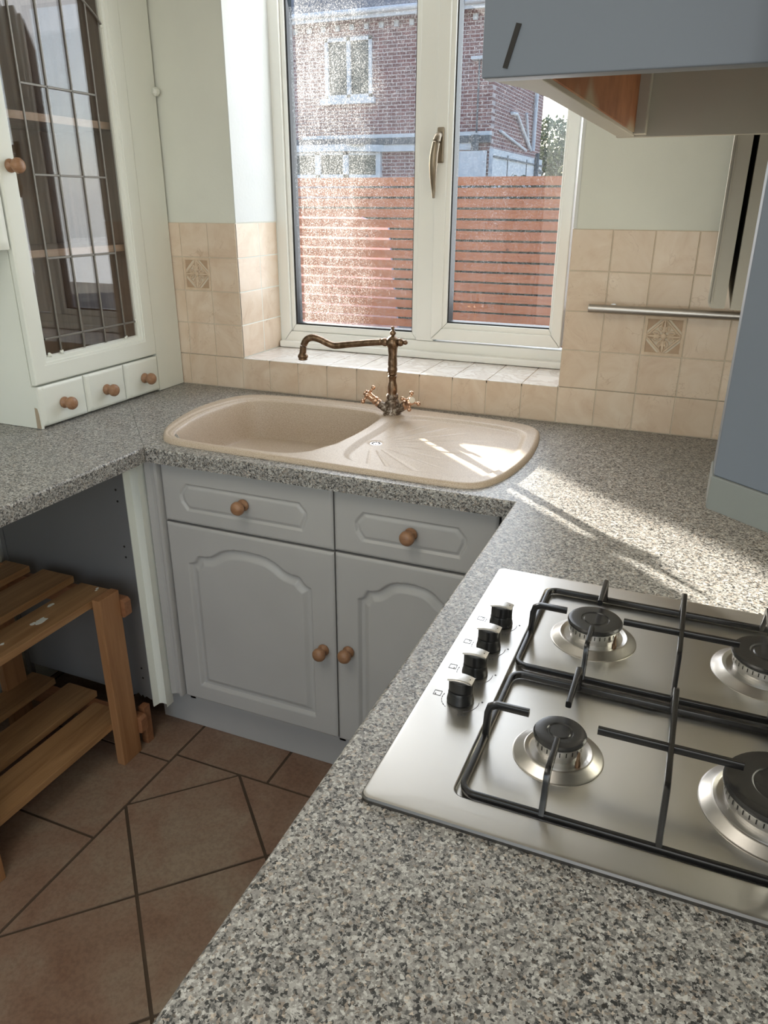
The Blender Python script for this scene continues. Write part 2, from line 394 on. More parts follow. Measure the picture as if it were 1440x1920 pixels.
def catmull(pts, n=8, closed=True):
    out = []; N = len(pts); P = [Vector(p) for p in pts]
    rng = range(N) if closed else range(N - 1)
    for i in rng:
        if closed: a, b_, c, e = P[i - 1], P[i], P[(i + 1) % N], P[(i + 2) % N]
        else: a, b_, c, e = P[max(i - 1, 0)], P[i], P[i + 1], P[min(i + 2, N - 1)]
        for k in range(n):
            s = k / n
            out.append(.5 * ((2 * b_) + (c - a) * s + (2 * a - 5 * b_ + 4 * c - e) * s * s + (3 * b_ - a - 3 * c + e) * s ** 3))
    if not closed: out.append(P[-1])
    return out
def sdf(poly, X, Y):
    """signed distance, positive inside"""
    P = np.array([[p[0], p[1]] for p in poly]); D = np.full(X.shape, 1e9); ins = np.zeros(X.shape, bool)
    for i in range(len(P)):
        a = P[i]; b_ = P[(i + 1) % len(P)]; e = b_ - a; L = max(e @ e, 1e-18)
        tt = np.clip(((X - a[0]) * e[0] + (Y - a[1]) * e[1]) / L, 0, 1)
        D = np.minimum(D, (X - a[0] - tt * e[0]) ** 2 + (Y - a[1] - tt * e[1]) ** 2)
        c = ((a[1] > Y) != (b_[1] > Y))
        with np.errstate(divide='ignore', invalid='ignore'): xx = (b_[0] - a[0]) * (Y - a[1]) / (b_[1] - a[1] + 1e-30) + a[0]
        ins ^= c & (X < xx)
    D = np.sqrt(D); return np.where(ins, D, -D)
def ss(x, a, b_): x = np.clip((x - a) / (b_ - a), 0, 1); return x * x * (3 - 2 * x)
def grid_mesh(PX, PY, PZ, back=None, ends=True):
    """height-field sheet from three arrays (rows, cols); back = function(Vector)->Vector gives the rear outline"""
    bm = B(); R, C = PX.shape
    V = [[bm.verts.new((PX[i, j], PY[i, j], PZ[i, j])) for j in range(C)] for i in range(R)]
    for i in range(R - 1):
        for j in range(C - 1): bm.faces.new((V[i][j], V[i][j + 1], V[i + 1][j + 1], V[i + 1][j]))
    if back:
        rim = [V[0][j] for j in range(C)] + [V[i][C - 1] for i in range(1, R)] + [V[R - 1][j] for j in range(C - 2, -1, -1)] + [V[i][0] for i in range(R - 2, 0, -1)]
        rb = [bm.verts.new(back(v.co)) for v in rim]; n = len(rim)
        for k in range(n): bm.faces.new((rim[k], rb[k], rb[(k + 1) % n], rim[(k + 1) % n]))
        if ends: bm.faces.new(rb)
    return bm
def relief_y(x0, x1, z0, z1, yf, thick, hf, step=.003):
    """panel whose face looks to -y at yf, hf(X,Z)-> depth pushed inward"""
    nx = max(3, int((x1 - x0) / step)); nz = max(3, int((z1 - z0) / step))
    X, Z = np.meshgrid(np.linspace(x0, x1, nx), np.linspace(z0, z1, nz)); Y = yf + hf(X, Z)
    e = np.minimum(np.minimum(X - x0, x1 - X), np.minimum(Z - z0, z1 - Z)); Y = Y + .0045 * (1 - ss(e, -.001, .0055))
    return grid_mesh(X, Y, Z, back=lambda c: Vector((c.x, yf + thick, c.z)))
def relief_x(y0, y1, z0, z1, xf, thick, hf, step=.003, sgn=1):
    ny = max(3, int((y1 - y0) / step)); nz = max(3, int((z1 - z0) / step))
    Y, Z = np.meshgrid(np.linspace(y0, y1, ny), np.linspace(z0, z1, nz)); X = xf - sgn * hf(Y, Z)
    e = np.minimum(np.minimum(Y - y0, y1 - Y), np.minimum(Z - z0, z1 - Z)); X = X - sgn * .0045 * (1 - ss(e, -.001, .0055))
    return grid_mesh(X, Y, Z, back=lambda c: Vector((xf - sgn * thick, c.y, c.z)))
KP = [(0, 0), (.0145, 0), (.0155, .003), (.0145, .007), (.0095, .010), (.0085, .014), (.010, .0165), (.0150, .0195), (.0175, .025), (.0172, .031), (.0140, .0365), (.0075, .0395), (0, .0402)]
def knob(parent, p, axis, sc=1.0, label=None):
    o = obj('knob', lathe(B(), [(r * sc, h * sc) for r, h in KP], p, axis, 28), 'knob', parent, smooth='all', label=label); return o

WT = .91  # worktop height
# ------------------------------------------------------------------ room shell
def st(name, bm, mat, parent=None, **k):
    o = obj(name, bm, mat, parent, **k)
    if parent is None: o['kind'] = 'structure'
    return o
HEAD = 2.16
wb = B()
box(wb, -1.56, -.995, .006, .303, 0, 2.4); box(wb, .0078, .70, .006, .303, 0, 2.4)
box(wb, -.995, .0078, .006, .303, 0, 1.003); box(wb, -.995, .0078, .006, .303, HEAD, 2.4)
wall_back = st('wall_back', wb, 'plaster')
wl = B(); box(wl, -1.60, -1.50, -4.9, .006, 0, 2.4); st('wall_left', wl, 'plaster')
wr = B(); box(wr, .645, .745, -2.75, .006, 0, 2.4); box(wr, .645, .745, -4.9, -3.85, 0, 2.4); box(wr, .645, .745, -3.85, -2.75, 2.2, 2.4)
st('wall_right', wr, 'plaster')
wf = B(); box(wf, -1.6, -1.2, -4.9, -4.8, 0, 2.4); box(wf, .4, .745, -4.9, -4.8, 0, 2.4); box(wf, -1.2, .4, -4.9, -4.8, 2.2, 2.4)
st('wall_front', wf, 'plaster')
st('ceiling', bx(-1.6, .745, -4.9, .36, 2.4, 2.5), 'ceiling')

# tiling on the back wall and in the window recess
tb = B(); G = .0012
TX = [i * .1 for i in range(-13, 7)]
def tl(bm, ax, a0, a1, b0, b1, face, thick=.007):
    if a1 - a0 < .012 or b1 - b0 < .012: return
    if ax == 'y': box(bm, a0 + G, a1 - G, face, face + thick, b0 + G, b1 - G, .0014, 2)
    elif ax == 'x-': box(bm, face - thick, face, a0 + G, a1 - G, b0 + G, b1 - G, .0014, 2)
    elif ax == 'x+': box(bm, face, face + thick, a0 + G, a1 - G, b0 + G, b1 - G, .0014, 2)
    else: box(bm, a0 + G, a1 - G, b0 + G, b1 - G, face - thick, face, .0014, 2)
XL = -1.252; XR = .640; RL = -.9945
decos = [(.20, 1.11), (-1.1945, 1.21)]
for r in range(5):
    z0 = WT + .1 * r; z1 = z0 + .1
    for i in range(-13, 7):
        x0 = i * .1; x1 = x0 + .1
        if r == 0:
            tl(tb, 'y', max(x0, XL) if i > -13 else XL, min(x1, XR), z0, z1, 0)
        elif x0 >= -.001:
            if (abs(x0 - .2) < .01 and r == 2): continue
            tl(tb, 'y', x0, min(x1, XR), z0, z1, 0)
    if r > 0:
        for k in range(3):
            a1 = RL - .1 * k; a0 = max(a1 - .1, XL)
            if r == 3 and k == 1: continue
            tl(tb, 'y', a0, a1, z0, z1, 0)
        for a, b_ in ((.001, .133), (.133, .245)):
            tl(tb, 'x-', a, b_, z0, z1, RL); tl(tb, 'x+', a, b_, z0, z1, .0)
tiling = obj('tiling', tb, 'tile', wall_back, smooth=35)
sb = B()
for i in range(-10, 0):
    for a, b_ in ((-.001, .132), (.132, .30)):
        tl(sb, 'z', max(i * .1, RL + .001), min((i + 1) * .1, -.001), a, b_, WT + .1, .006)
obj('sill_tiling', sb, 'silltile', wall_back, smooth=35, label='glossy white marbled sill tiles')
gb = B(); box(gb, XL, XR, .0022, .0065, WT - .002, WT + .1 - .001); box(gb, 0, XR, .0022, .0065, WT + .1, WT + .5); box(gb, XL, RL, .0022, .0065, WT + .1, WT + .5)
box(gb, RL - .0063, RL - .0022, .002, .245, WT + .1, WT + .5); box(gb, .0022, .0063, .002, .245, WT + .1, WT + .5); box(gb, RL, 0, .0022, .30, WT + .092, WT + .0975)
obj('grout', gb, 'grout', wall_back)
rv = B(); box(rv, RL - .0005, RL + .002, .004, .30, WT + .502, HEAD); box(rv, .0, .0080, .004, .30, WT + .502, HEAD)
obj('recess_plaster', rv, 'reveal', wall_back)

def deco(x0, z0):
    n = 150; s = .0975; X, Z = np.meshgrid(np.linspace(-.5, .5, n), np.linspace(-.5, .5, n)); h = np.zeros(X.shape)
    A = np.abs(X) + np.abs(Z); mxx = np.maximum(np.abs(X), np.abs(Z))
    sq = ss(.43 - mxx, 0, .015)
    h = -.9 * sq                                        # sunk square field
    h += 1.3 * sq * (ss(A, .395, .41) * (1 - ss(A, .465, .48)))  # diamond frame
    h += .35 * sq * ss(A, .53, .56)
    for k in range(4):                                  # four large petals
        a = k * PI / 2; u = X * math.cos(a) + Z * math.sin(a); v = -X * math.sin(a) + Z * math.cos(a)
        wd = .085 * np.sqrt(np.clip(np.sin(PI * np.clip((u - .06) / .37, 0, 1)), 0, 1)) * (u > .06) * (u < .43)
        q = np.where(wd > 0, np.abs(v) / np.maximum(wd, 1e-6), 9); q = q
        h = np.maximum(h, np.where(q < 1, .9 - 1.6 * np.exp(-((q - .52) / .15) ** 2) - 1.2 * (q > .90), -9) * 1.0)
    for k in range(8):                                  # loops between the petals
        a = PI / 8 + k * PI / 4; cx, cz = .205 * math.cos(a), .205 * math.sin(a)
        u = (X - cx) * math.cos(a) + (Z - cz) * math.sin(a); v = -(X - cx) * math.sin(a) + (Z - cz) * math.cos(a)
        r = np.sqrt((u / 1.5) ** 2 + v ** 2); h = np.maximum(h, np.where(np.abs(r - .047) < .014, .55, -9))
    r = np.hypot(X, Z); h = np.maximum(h, np.where(r < .075, 1.3 * np.sqrt(np.clip(1 - (r / .075) ** 2, 0, 1)) + .1, -9))
    Y = .0002 - h * .0030
    bm = grid_mesh(x0 + .05 + X * s, Y, z0 + .05 + Z * s, back=lambda c: Vector((c.x, .0065, c.z)))
    obj('relief_tile', bm, 'deco', wall_back, smooth='all')
for x0, z0 in decos: deco(x0, z0)

# floor: grout bed with clipped stone tiles
fl = B(); box(fl, -1.6, .745, -4.9, .36, -.08, -.003); floor = st('floor', fl, 'floor_grout')
def clip(poly, nx, ny, c):   # keep nx*x+ny*y<=c
    out = []
    for i in range(len(poly)):
        a, b_ = poly[i], poly[(i + 1) % len(poly)]; da = nx * a[0] + ny * a[1] - c; db = nx * b_[0] + ny * b_[1] - c
        if da <= 0: out.append(a)
        if da * db < 0: s = da / (da - db); out.append((a[0] + (b_[0] - a[0]) * s, a[1] + (b_[1] - a[1]) * s))
    return out
ft = B(); gh = .0040
def ftile(poly):
    P = Vector((sum(p[0] for p in poly) / len(poly), sum(p[1] for p in poly) / len(poly)))
    n = len(poly)
    if n < 3: return
    ar = .5 * sum(poly[i][0] * poly[(i + 1) % n][1] - poly[(i + 1) % n][0] * poly[i][1] for i in range(n))
    if abs(ar) < .0006: return
    if ar < 0: poly = poly[::-1]
    # inset every edge by half the joint
    q = [(P.x - 2, P.y - 2), (P.x + 2, P.y - 2), (P.x + 2, P.y + 2), (P.x - 2, P.y + 2)]
    for i in range(n):
        a, b_ = poly[i], poly[(i + 1) % n]; ex, ey = b_[0] - a[0], b_[1] - a[1]; L = math.hypot(ex, ey)
        if L < 1e-5: continue
        nx, ny = ey / L, -ex / L; q = clip(q, nx, ny, nx * a[0] + ny * a[1] - gh)
    if len(q) >= 3: prism(ft, q, 'z', -.006, 0, 0)
ax, ay = -.877, -.880; e1 = (.2145, .2115); e2 = (.2125, -.2137)
for i in range(-18, 14):
    for j in range(-10, 22):
        c = [(ax + (i + a) * e1[0] + (j + b_) * e2[0], ay + (i + a) * e1[1] + (j + b_) * e2[1]) for a, b_ in ((0, 0), (0, 1), (1, 1), (1, 0))]
        if max(p[1] for p in c) < -4.9 or min(p[0] for p in c) > .7: continue
        for (nx, ny, k) in ((-1, 0, .8745), (0, 1, -.6665), (0, -1, 4.85), (1, 0, .64)):
            c = clip(c, nx, ny, k)
            if len(c) < 3: break
        if len(c) >= 3: ftile(c)
for i in range(3):
    for j in range(-3, 15):
        x1 = -.8745 - .301 * i; y1 = -.6985 - .301 * j
        x0 = max(x1 - .301, -1.5); y0 = y1 - .301; y1 = min(y1, 0.0)
        if y1 - y0 > .02 and x1 - x0 > .02 and y0 > -4.9: ftile([(x0, y0), (x1, y0), (x1, y1), (x0, y1)])
for i in range(6):
    for j in range(3):
        x0 = -.8745 + .299 * i; y0 = -.6665 + .3 * j; x1 = min(x0 + .299, .64); y1 = min(y0 + .3, 0)
        if x1 - x0 > .02 and y1 - y0 > .02: ftile([(x0, y0), (x1, y0), (x1, y1), (x0, y1)])
obj('floor_tiling', ft, 'floortile', floor)

# ------------------------------------------------------------------ window
win = thing('window_1', None, None, (-.5, .28, 1.01)); win['kind'] = 'structure'
def frame_rect(bm, x0, x1, z0, z1, wl_, wr_, wb_, wt_, y0, y1, bev=.004):
    """four mitred members"""
    ix0, ix1, iz0, iz1 = x0 + wl_, x1 - wr_, z0 + wb_, z1 - wt_
    prism(bm, [(x0, z0), (x1, z0), (ix1, iz0), (ix0, iz0)], 'y', y0, y1, bev); prism(bm, [(x0, z1), (ix0, iz1), (ix1, iz1), (x1, z1)], 'y', y0, y1, bev)
    prism(bm, [(x0, z0), (ix0, iz0), (ix0, iz1), (x0, z1)], 'y', y0, y1, bev); prism(bm, [(x1, z0), (x1, z1), (ix1, iz1), (ix1, iz0)], 'y', y0, y1, bev)
WB = 1.012; WTZ = 2.15
f = B(); frame_rect(f, -.998, -.003, WB, WTZ, .040, .036, .050, .05, .247, .300)
obj('outer_frame', f, 'upvc', win, smooth=35)
f = B(); box(f, -.506, -.446, .247, .300, WB + .05, WTZ - .05, .004); obj('mullion', f, 'upvc', win, smooth=35)
f = B(); frame_rect(f, -.958, -.506, WB + .05, WTZ - .05, .014, .016, .022, .02, .256, .300, .003); obj('glazing_bead', f, 'upvc', win, smooth=35)
sh = B(); frame_rect(sh, -.452, -.045, WB + .058, WTZ - .042, .037, .030, .036, .036, .235, .300, .004)
frame_rect(sh, -.418, -.073, WB + .092, WTZ - .076, .016, .010, .018, .014, .243, .296, .003)
sash = obj('sash', sh, 'upvc', win, smooth=35)
f = B(); box(f, -.990, -.006, .222, .250, WB - .001, WB + .020, .004); obj('sill_trim', f, 'upvc', win, smooth=35)
g = B(); frame_rect(g, -.945, -.521, WB + .071, WTZ - .069, .007, .004, .006, .004, .262, .297, 0); obj('black_gasket', g, 'black', win, label='black rubber gasket')
g = B(); frame_rect(g, -.404, -.080, WB + .108, WTZ - .088, .006, .004, .006, .004, .250, .294, 0); obj('black_gasket', g, 'black', sash, label='black rubber gasket')
def pane(name, x0, x1, z0, z1, y, mat, parent):
    o = obj(name, bx(-(x1 - x0) / 2, (x1 - x0) / 2, -.002, .002, -(z1 - z0) / 2, (z1 - z0) / 2), mat, parent, loc='local')
    o.location = Vector(((x0 + x1) / 2, y, (z0 + z1) / 2)) - ROOT[parent.name]; return o
pane('pane', -.942, -.518, WB + .072, WTZ - .07, .280, 'dusty', win)
pane('pane', -.402, -.078, WB + .108, WTZ - .09, .278, 'dusty2', sash)
# handle
hd = B(); box(hd, -.4445, -.4235, .226, .236, 1.575, 1.668, .004, 3)
hp = [(-.434, .222, 1.648), (-.434, .205, 1.642), (-.437, .196, 1.620), (-.441, .194, 1.590), (-.443, .197, 1.555), (-.444, .203, 1.525), (-.443, .206, 1.500), (-.441, .202, 1.482)]
cp = catmull(hp, 5, False); nr = len(cp); rr = [.0085 + .0035 * math.sin(PI * min(1, max(0, (k / nr) * 1.0))) - .0045 * math.sin(PI * (k / nr - .5)) * (k / nr > .5) for k in range(nr)]
tube(hd, cp, rr, 14); lathe(hd, [(0, 0), (.008, 0), (.008, .014), (0, .014)], (-.434, .236, 1.648), (0, -1, 0), 16)
handle = obj('handle', hd, 'pewter', sash, smooth=40, label='antique bronze espagnolette handle')

# ------------------------------------------------------------------ worktops
def edge_prof(depth, z1=WT, th=.038, r=.008):
    """section (u from back 0 to front depth, z)"""
    p = [(0, z1 - th), (0, z1)]
    for k in range(6): a = PI / 2 * k / 5; p.append((depth - r + r * math.sin(a), z1 - r + r * math.cos(a)))
    for k in range(4): a = PI / 2 * k / 3; p.append((depth - .005 + .005 * math.cos(a), z1 - th + .005 - .005 * math.sin(a)))
    return p
# the long back run with the right run in one L, the sink opening left out
def slabmesh(outer, hole, z0, z1, sel, r=.007):
    bm = B()
    def loop(pts, off, z): return pts
    me = None
    tmp = B(); vs = [tmp.verts.new((x, y, z1)) for x, y in outer]; es = [tmp.edges.new((vs[i], vs[(i + 1) % len(vs)])) for i in range(len(vs))]
    if hole:
        hs = [tmp.verts.new((x, y, z1)) for x, y in hole]; es += [tmp.edges.new((hs[i], hs[(i + 1) % len(hs)])) for i in range(len(hs))]
    bmesh.ops.triangle_fill(tmp, use_beauty=True, use_dissolve=False, edges=es)
    bmesh.ops.recalc_face_normals(tmp, faces=tmp.faces)
    if tmp.faces[:][0].normal.z < 0: bmesh.ops.reverse_faces(tmp, faces=tmp.faces)
    ret = bmesh.ops.extrude_face_region(tmp, geom=list(tmp.faces)); nv = [e for e in ret['geom'] if isinstance(e, bmesh.types.BMVert)]
    bmesh.ops.translate(tmp, verts=nv, vec=(0, 0, z0 - z1)); bmesh.ops.recalc_face_normals(tmp, faces=tmp.faces)
    tmp.edges.ensure_lookup_table()
    ed = [e for e in tmp.edges if len(e.link_faces) == 2 and e.calc_face_angle() > 1.0 and abs(e.verts[0].co.z - z1) < 1e-5 and abs(e.verts[1].co.z - z1) < 1e-5 and sel(e.verts[0].co) and sel(e.verts[1].co)]
    bmesh.ops.bevel(tmp, geom=ed, offset=r, segments=4, profile=.5, affect='EDGES')
    return tmp
FY = -.632; FX = .0385; LX = -.884
hole = [(-.925, -.47), (-.962, -.30), (-.935, -.15), (-.84, -.09), (-.10, -.11), (-.05, -.15), (-.03, -.32), (-.05, -.50), (-.09, -.555), (-.84, -.545)]
outer = [(LX, -.02), (-1.0, -.001), (.644, -.001), (.644, -2.62), (FX, -2.62), (FX, FY), (LX, FY)]
outer = [(-1.49, -.001), (.644, -.001), (.644, -2.62), (FX, -2.62), (FX, FY), (LX - .002, FY), (-1.49, -.012)]
wt = obj('worktop', slabmesh(outer, hole, WT - .038, WT, lambda c: (abs(c.y - FY) < 1e-4 and c.x > LX - .01) or abs(c.x - FX) < 1e-4), 'granite', None, smooth=35)
tag(wt, 'L-shaped speckled grey laminate worktop that carries the sink and the hob', 'worktop')
outer2 = [(-1.4905, -.0125), (LX - .0028, FY - .0005), (LX, -.66), (LX, -1.85), (-1.495, -1.85)]
wt2 = obj('worktop', slabmesh(outer2, None, WT - .038, WT, lambda c: abs(c.x - LX) < 1e-4 and c.y < FY - .02), 'granite', None, smooth=35)
tag(wt2, 'straight speckled grey laminate worktop on the left under the glazed cabinet', 'worktop')

# ------------------------------------------------------------------ sink
so = [(-.896, -.545), (-.944, -.460), (-.9785, -.30), (-.966, -.165), (-.925, -.095), (-.84, -.066), (-.678, -.050), (-.49, -.050), (-.34, -.056), (-.1655, -.066), (-.08, -.080), (-.030, -.108), (-.006, -.172), (.008, -.326), (-.002, -.46), (-.028, -.555), (-.068, -.597), (-.15, -.604), (-.327, -.600), (-.478, -.597), (-.725, -.592), (-.845, -.583)]
SO = catmull(so, 12)
bo = [(-.868, -.535), (-.905, -.46), (-.928, -.33), (-.915, -.20), (-.875, -.14), (-.80, -.118), (-.65, -.110), (-.525, -.114), (-.472, -.135), (-.452, -.18), (-.444, -.29), (-.452, -.40), (-.478, -.475), (-.498, -.52), (-.545, -.550), (-.64, -.556), (-.78, -.555)]
BO = catmull(bo, 10)
dr = [(-.385, -.535), (-.406, -.49), (-.412, -.40), (-.408, -.28), (-.404, -.19), (-.38, -.138), (-.33, -.122), (-.20, -.122), (-.09, -.140), (-.045, -.175), (-.030, -.25), (-.022, -.34), (-.028, -.44), (-.048, -.525), (-.085, -.556), (-.16, -.562), (-.28, -.558), (-.345, -.555)]
DR = catmull(dr, 10)
ny, nx = 250, 430
ys_ = np.linspace(0, 1, ny); ylo = min(p.y if hasattr(p, 'y') else p[1] for p in SO) + 1e-4; yhi = max(p[1] for p in SO) - 1e-4
yy = ylo + (yhi - ylo) * (.5 * ys_ + .5 * (1 - np.cos(PI * ys_)) / 2)
XX = np.zeros((ny, nx)); YY = np.zeros((ny, nx))
for i, y in enumerate(yy):
    xs = []
    for k in range(len(SO)):
        a, b_ = SO[k], SO[(k + 1) % len(SO)]
        if (a[1] > y) != (b_[1] > y): xs.append(a[0] + (b_[0] - a[0]) * (y - a[1]) / (b_[1] - a[1]))
    xs = sorted(xs); XX[i] = np.linspace(xs[0], xs[-1], nx); YY[i] = y
dO = sdf(SO, XX, YY); dB = sdf(BO, XX, YY); dD = sdf(DR, XX, YY)
H = WT + .001 + .0105 * np.sqrt(np.clip(1 - (1 - np.clip(dO / .012, 0, 1)) ** 2, 0, 1))
H -= .0035 * ss(dB, -.020, -.013) * (1 - ss(dD, -.05, -.03)); H -= .003 * ss(dB, -.008, -.002)
H -= .108 * ss(dB, -.001, .034) ** .8 + .008 * ss(dB, .04, .12)
H -= .0085 * ss(dD, -.004, .016)
ang = np.arctan2(YY + .385, XX + .385); rad = np.hypot(XX + .385, YY + .385)
gr = .5 + .5 * np.cos(ang * 26)
gv = ss(gr, .86, 1.0) * ss(rad, .05, .07) * (1 - ss(rad, .20, .28)) * (np.abs(ang) < 1.35)
H -= .0012 * gv * ss(dD, .012, .02)
H += .0010 * ss(.5 + .5 * np.cos(ang * 13), .90, 1.0) * ss(rad, .05, .09) * (1 - ss(rad, .22, .34)) * (np.abs(ang) < 1.35) * ss(dD, .012, .02) * (1 - gv)
H -= .003 * (1 - ss(np.hypot(XX + .374, YY + .38), .014, .024)) * (dD > 0)
sinkbm = grid_mesh(XX, YY, H, back=lambda c: Vector((c.x, c.y, WT - .0005)), ends=False)
sink = thing('kitchen_sink', 'beige composite inset sink with one bowl and ribbed drainer', 'sink', (-.48, -.33, WT))
obj('basin', sinkbm, 'sink', sink, smooth='all')
wz = H.min()
ow = B(); lathe(ow, [(0, 0), (.0155, 0), (.0165, .0012), (.015, .0022), (.0, .0018)], (-.374, -.38, WT - .0005), (0, 0, 1), 24)
ov = obj('overflow_grille', ow, 'rail', sink, smooth=40, label='round metal overflow grille')
hs = B()
for k in range(10):
    a = k * 2 * PI / 10; lathe(hs, [(0, 0), (.0024, 0), (.0024, .0006), (0, .0006)], (-.374 + .0095 * math.cos(a), -.38 + .0095 * math.sin(a), WT + .0013), (0, 0, 1), 8)
obj('drain_holes', hs, 'dark', ov, label='ring of dark holes')
pw = B(); lathe(pw, [(0, 0), (.042, 0), (.044, .003), (.030, .004), (.012, .0015), (0, .001)], (-.68, -.33, wz - .0005), (0, 0, 1), 28)
obj('waste', pw, 'chrome', sink, smooth=40, label='chrome bowl waste')

# ------------------------------------------------------------------ mixer tap
TXc, TYc = -.4312, -.1310
tap = thing('mixer_tap', 'antique bronze bridge mixer tap with long swan spout behind the sink bowl', 'tap', (TXc, TYc, WT + .008))
bb = B(); z = WT + .0075
lathe(bb, [(0, z), (.0255, z), (.026, z + .004), (.0225, z + .008), (.0200, z + .020), (.0215, z + .032), (.0185, z + .040), (.0150, z + .046), (.0168, z + .050), (.0168, z + .055), (.0145, z + .060), (0, z + .060)], (TXc, TYc, 0))
for sgn in (-1, 1):
    tube(bb, [(TXc + sgn * .010, TYc - .002, z + .014), (TXc + sgn * .034, TYc - .006, z + .028), (TXc + sgn * .042, TYc - .007, z + .036)], [.013, .0115, .0105], 14)
obj('body', bb, 'scaled', tap, smooth=40, label='limescaled bronze body')
cb = B()
lathe(cb, [(0, .968), (.0145, .968), (.0150, .974), (.0120, .979), (.0135, .984), (.0132, 1.000), (.0105, 1.012), (.0100, 1.020), (.0125, 1.026), (.0100, 1.030), (.0128, 1.0335), (.0122, 1.0345), (.0112, 1.037), (.0130, 1.041), (.0135, 1.048), (.0115, 1.054), (.0130, 1.058), (.0125, 1.070), (.0115, 1.085), (.0130, 1.100), (.0135, 1.106), (.0155, 1.108), (.0180, 1.114), (.0185, 1.120), (.0168, 1.127), (.0115, 1.133), (.0065, 1.1355), (.0055, 1.138), (.0082, 1.1415), (.0086, 1.1455), (.0060, 1.150), (.0034, 1.1525), (.0046, 1.1565), (.0042, 1.1605), (0, 1.163)], (TXc, TYc, 0))
lathe(cb, [(0, .012), (.006, .013), (.0105, .018), (.0112, .023), (.0085, .029), (.0045, .031), (.0062, .034), (.0065, .038), (.0040, .042), (0, .043)], (TXc, TYc, 1.120), (1, 0, .03))
obj('column', cb, 'bronze', tap, smooth=50)
sp = B()
lathe(sp, [(0, .010), (.009, .012), (.0112, .018), (.0118, .024), (.0095, .030), (.0085, .033), (.0095, .036), (0, .038)], (TXc, TYc, 1.119), (-1, 0, -.03))
q = [(-.462, TYc, 1.1172), (-.50, TYc, 1.1130), (-.56, TYc, 1.1045), (-.597, TYc, 1.0985), (-.612, TYc - .001, 1.0985), (-.630, TYc - .002, 1.104), (-.652, TYc - .003, 1.1125), (-.673, TYc - .005, 1.1165), (-.690, TYc - .007, 1.110), (-.700, TYc - .008, 1.094), (-.7035, TYc - .008, 1.074), (-.704, TYc - .008, 1.062)]
qp = catmull(q, 6, False); tube(sp, qp, [.0088 + .0012 * (k / len(qp)) for k in range(len(qp))], 16)
lathe(sp, [(0, 0), (.0095, 0), (.0102, .003), (.0125, .005), (.0145, .009), (.0150, .013), (.0125, .017), (.0135, .019), (.0120, .0215), (0, .0215)], (-.704, TYc - .008, 1.0735), (0, 0, -1))
obj('spout', sp, 'bronze', tap, smooth=50)
for sgn, ay_ in ((-1, -.30), (1, -.62)):
    axv = Vector((sgn * .74, ay_, .58)).normalized() if sgn > 0 else Vector((-.80, -.12, .58)).normalized()
    o0 = Vector((TXc + sgn * .040, TYc - .006, WT + .040))
    hb = B(); lathe(hb, [(0, -.004), (.0118, -.004), (.0125, .000), (.0100, .004), (.0125, .008), (.0125, .012), (.0095, .016), (.0110, .020), (.0100, .026), (.0115, .030), (.0120, .040), (.0080, .044), (0, .045)], o0, axv, 20)
    hndl = obj('tap_handle', hb, 'copper', tap, smooth=45, label='cross-head handle with %s' % ('ivory button on the right' if sgn > 0 else 'ball-ended arms on the left'))
    c0 = o0 + axv * .036; s1 = axv.cross(Vector((0, 1, .3))).normalized(); s2 = axv.cross(s1).normalized(); cr = B()
    for k in range(4):
        dv = (s1 * math.cos(k * PI / 2 + .5) + s2 * math.sin(k * PI / 2 + .5)); tube(cr, [c0 + dv * .008, c0 + dv * .016, c0 + dv * .021], [.0042, .0030, .0036], 10); sphere(cr, c0 + dv * .0245, .0062, 12)
    obj('cross_arm', cr, 'copper', hndl, smooth='all')
    bt = B(); lathe(bt, [(0, .0445), (.0088, .0445), (.0085, .048), (0, .0495)], o0, axv, 20); obj('button', bt, 'ceramic_button' if sgn > 0 else 'copper', hndl, smooth=40)

# ------------------------------------------------------------------ sink base unit
DY = -.602
bu = thing('sink_base_cabinet', 'white painted base cabinet under the sink with arched doors and wooden knobs', 'cabinet', (-.43, -.30, 0))
cb = B(); box(cb, -.872, -.012, DY + .022, -.03, .14, .150); box(cb, -.872, -.854, DY + .022, -.03, .14, .72); box(cb, -.030, -.012, DY + .022, -.03, .14, .872); box(cb, -.394, -.376, DY + .022, -.03, .14, .72)
box(cb, -.872, -.012, -.045, -.03, .14, .72); box(cb, -.872, -.012, DY + .022, DY + .06, .700, .716); box(cb, -.872, -.012, DY + .022, DY + .06, .855, .872)
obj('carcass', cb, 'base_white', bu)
def arch_poly(x0, x1, z0, zs, zp):
    W = x1 - x0; pts = [(x0, z0), (x0, zs)]
    prof = [(0.0, 0), (.05, .10), (.09, .38), (.14, .42), (.20, .50), (.28, .78), (.36, .94), (.46, 1.0), (.5, 1.0)]
    L = [(x0 + W * u, zs + (zp - zs) * h) for u, h in prof]; Rr = [(x1 - W * u, zs + (zp - zs) * h) for u, h in prof[::-1]]
    top = catmull([(a, b_) + (0,) for a, b_ in L[:-1] + Rr], 5, False)
    pts += [(p[0], p[1]) for p in top] + [(x1, z0)]
    return pts
def groove(sd, wide=.034, deep=.0075):
    # ogee groove inside the panel outline, then the raised field
    a = -deep * 0
    h = deep * ss(sd, -.001, .007) * (1 - ss(sd, .012, wide))
    h += .0012 * ss(sd, wide - .004, wide)
    return h
def door_front(x0, x1, z0, z1, parent):
    PO = arch_poly(x0 + .058, x1 - .062, z0 + .050, z0 + .432, z0 + .498)
    return obj('door', relief_y(x0, x1, z0, z1, DY, .018, lambda X, Z: groove(sdf(PO, X, Z), .032, .009), .0028), 'base_white', parent, smooth=35)
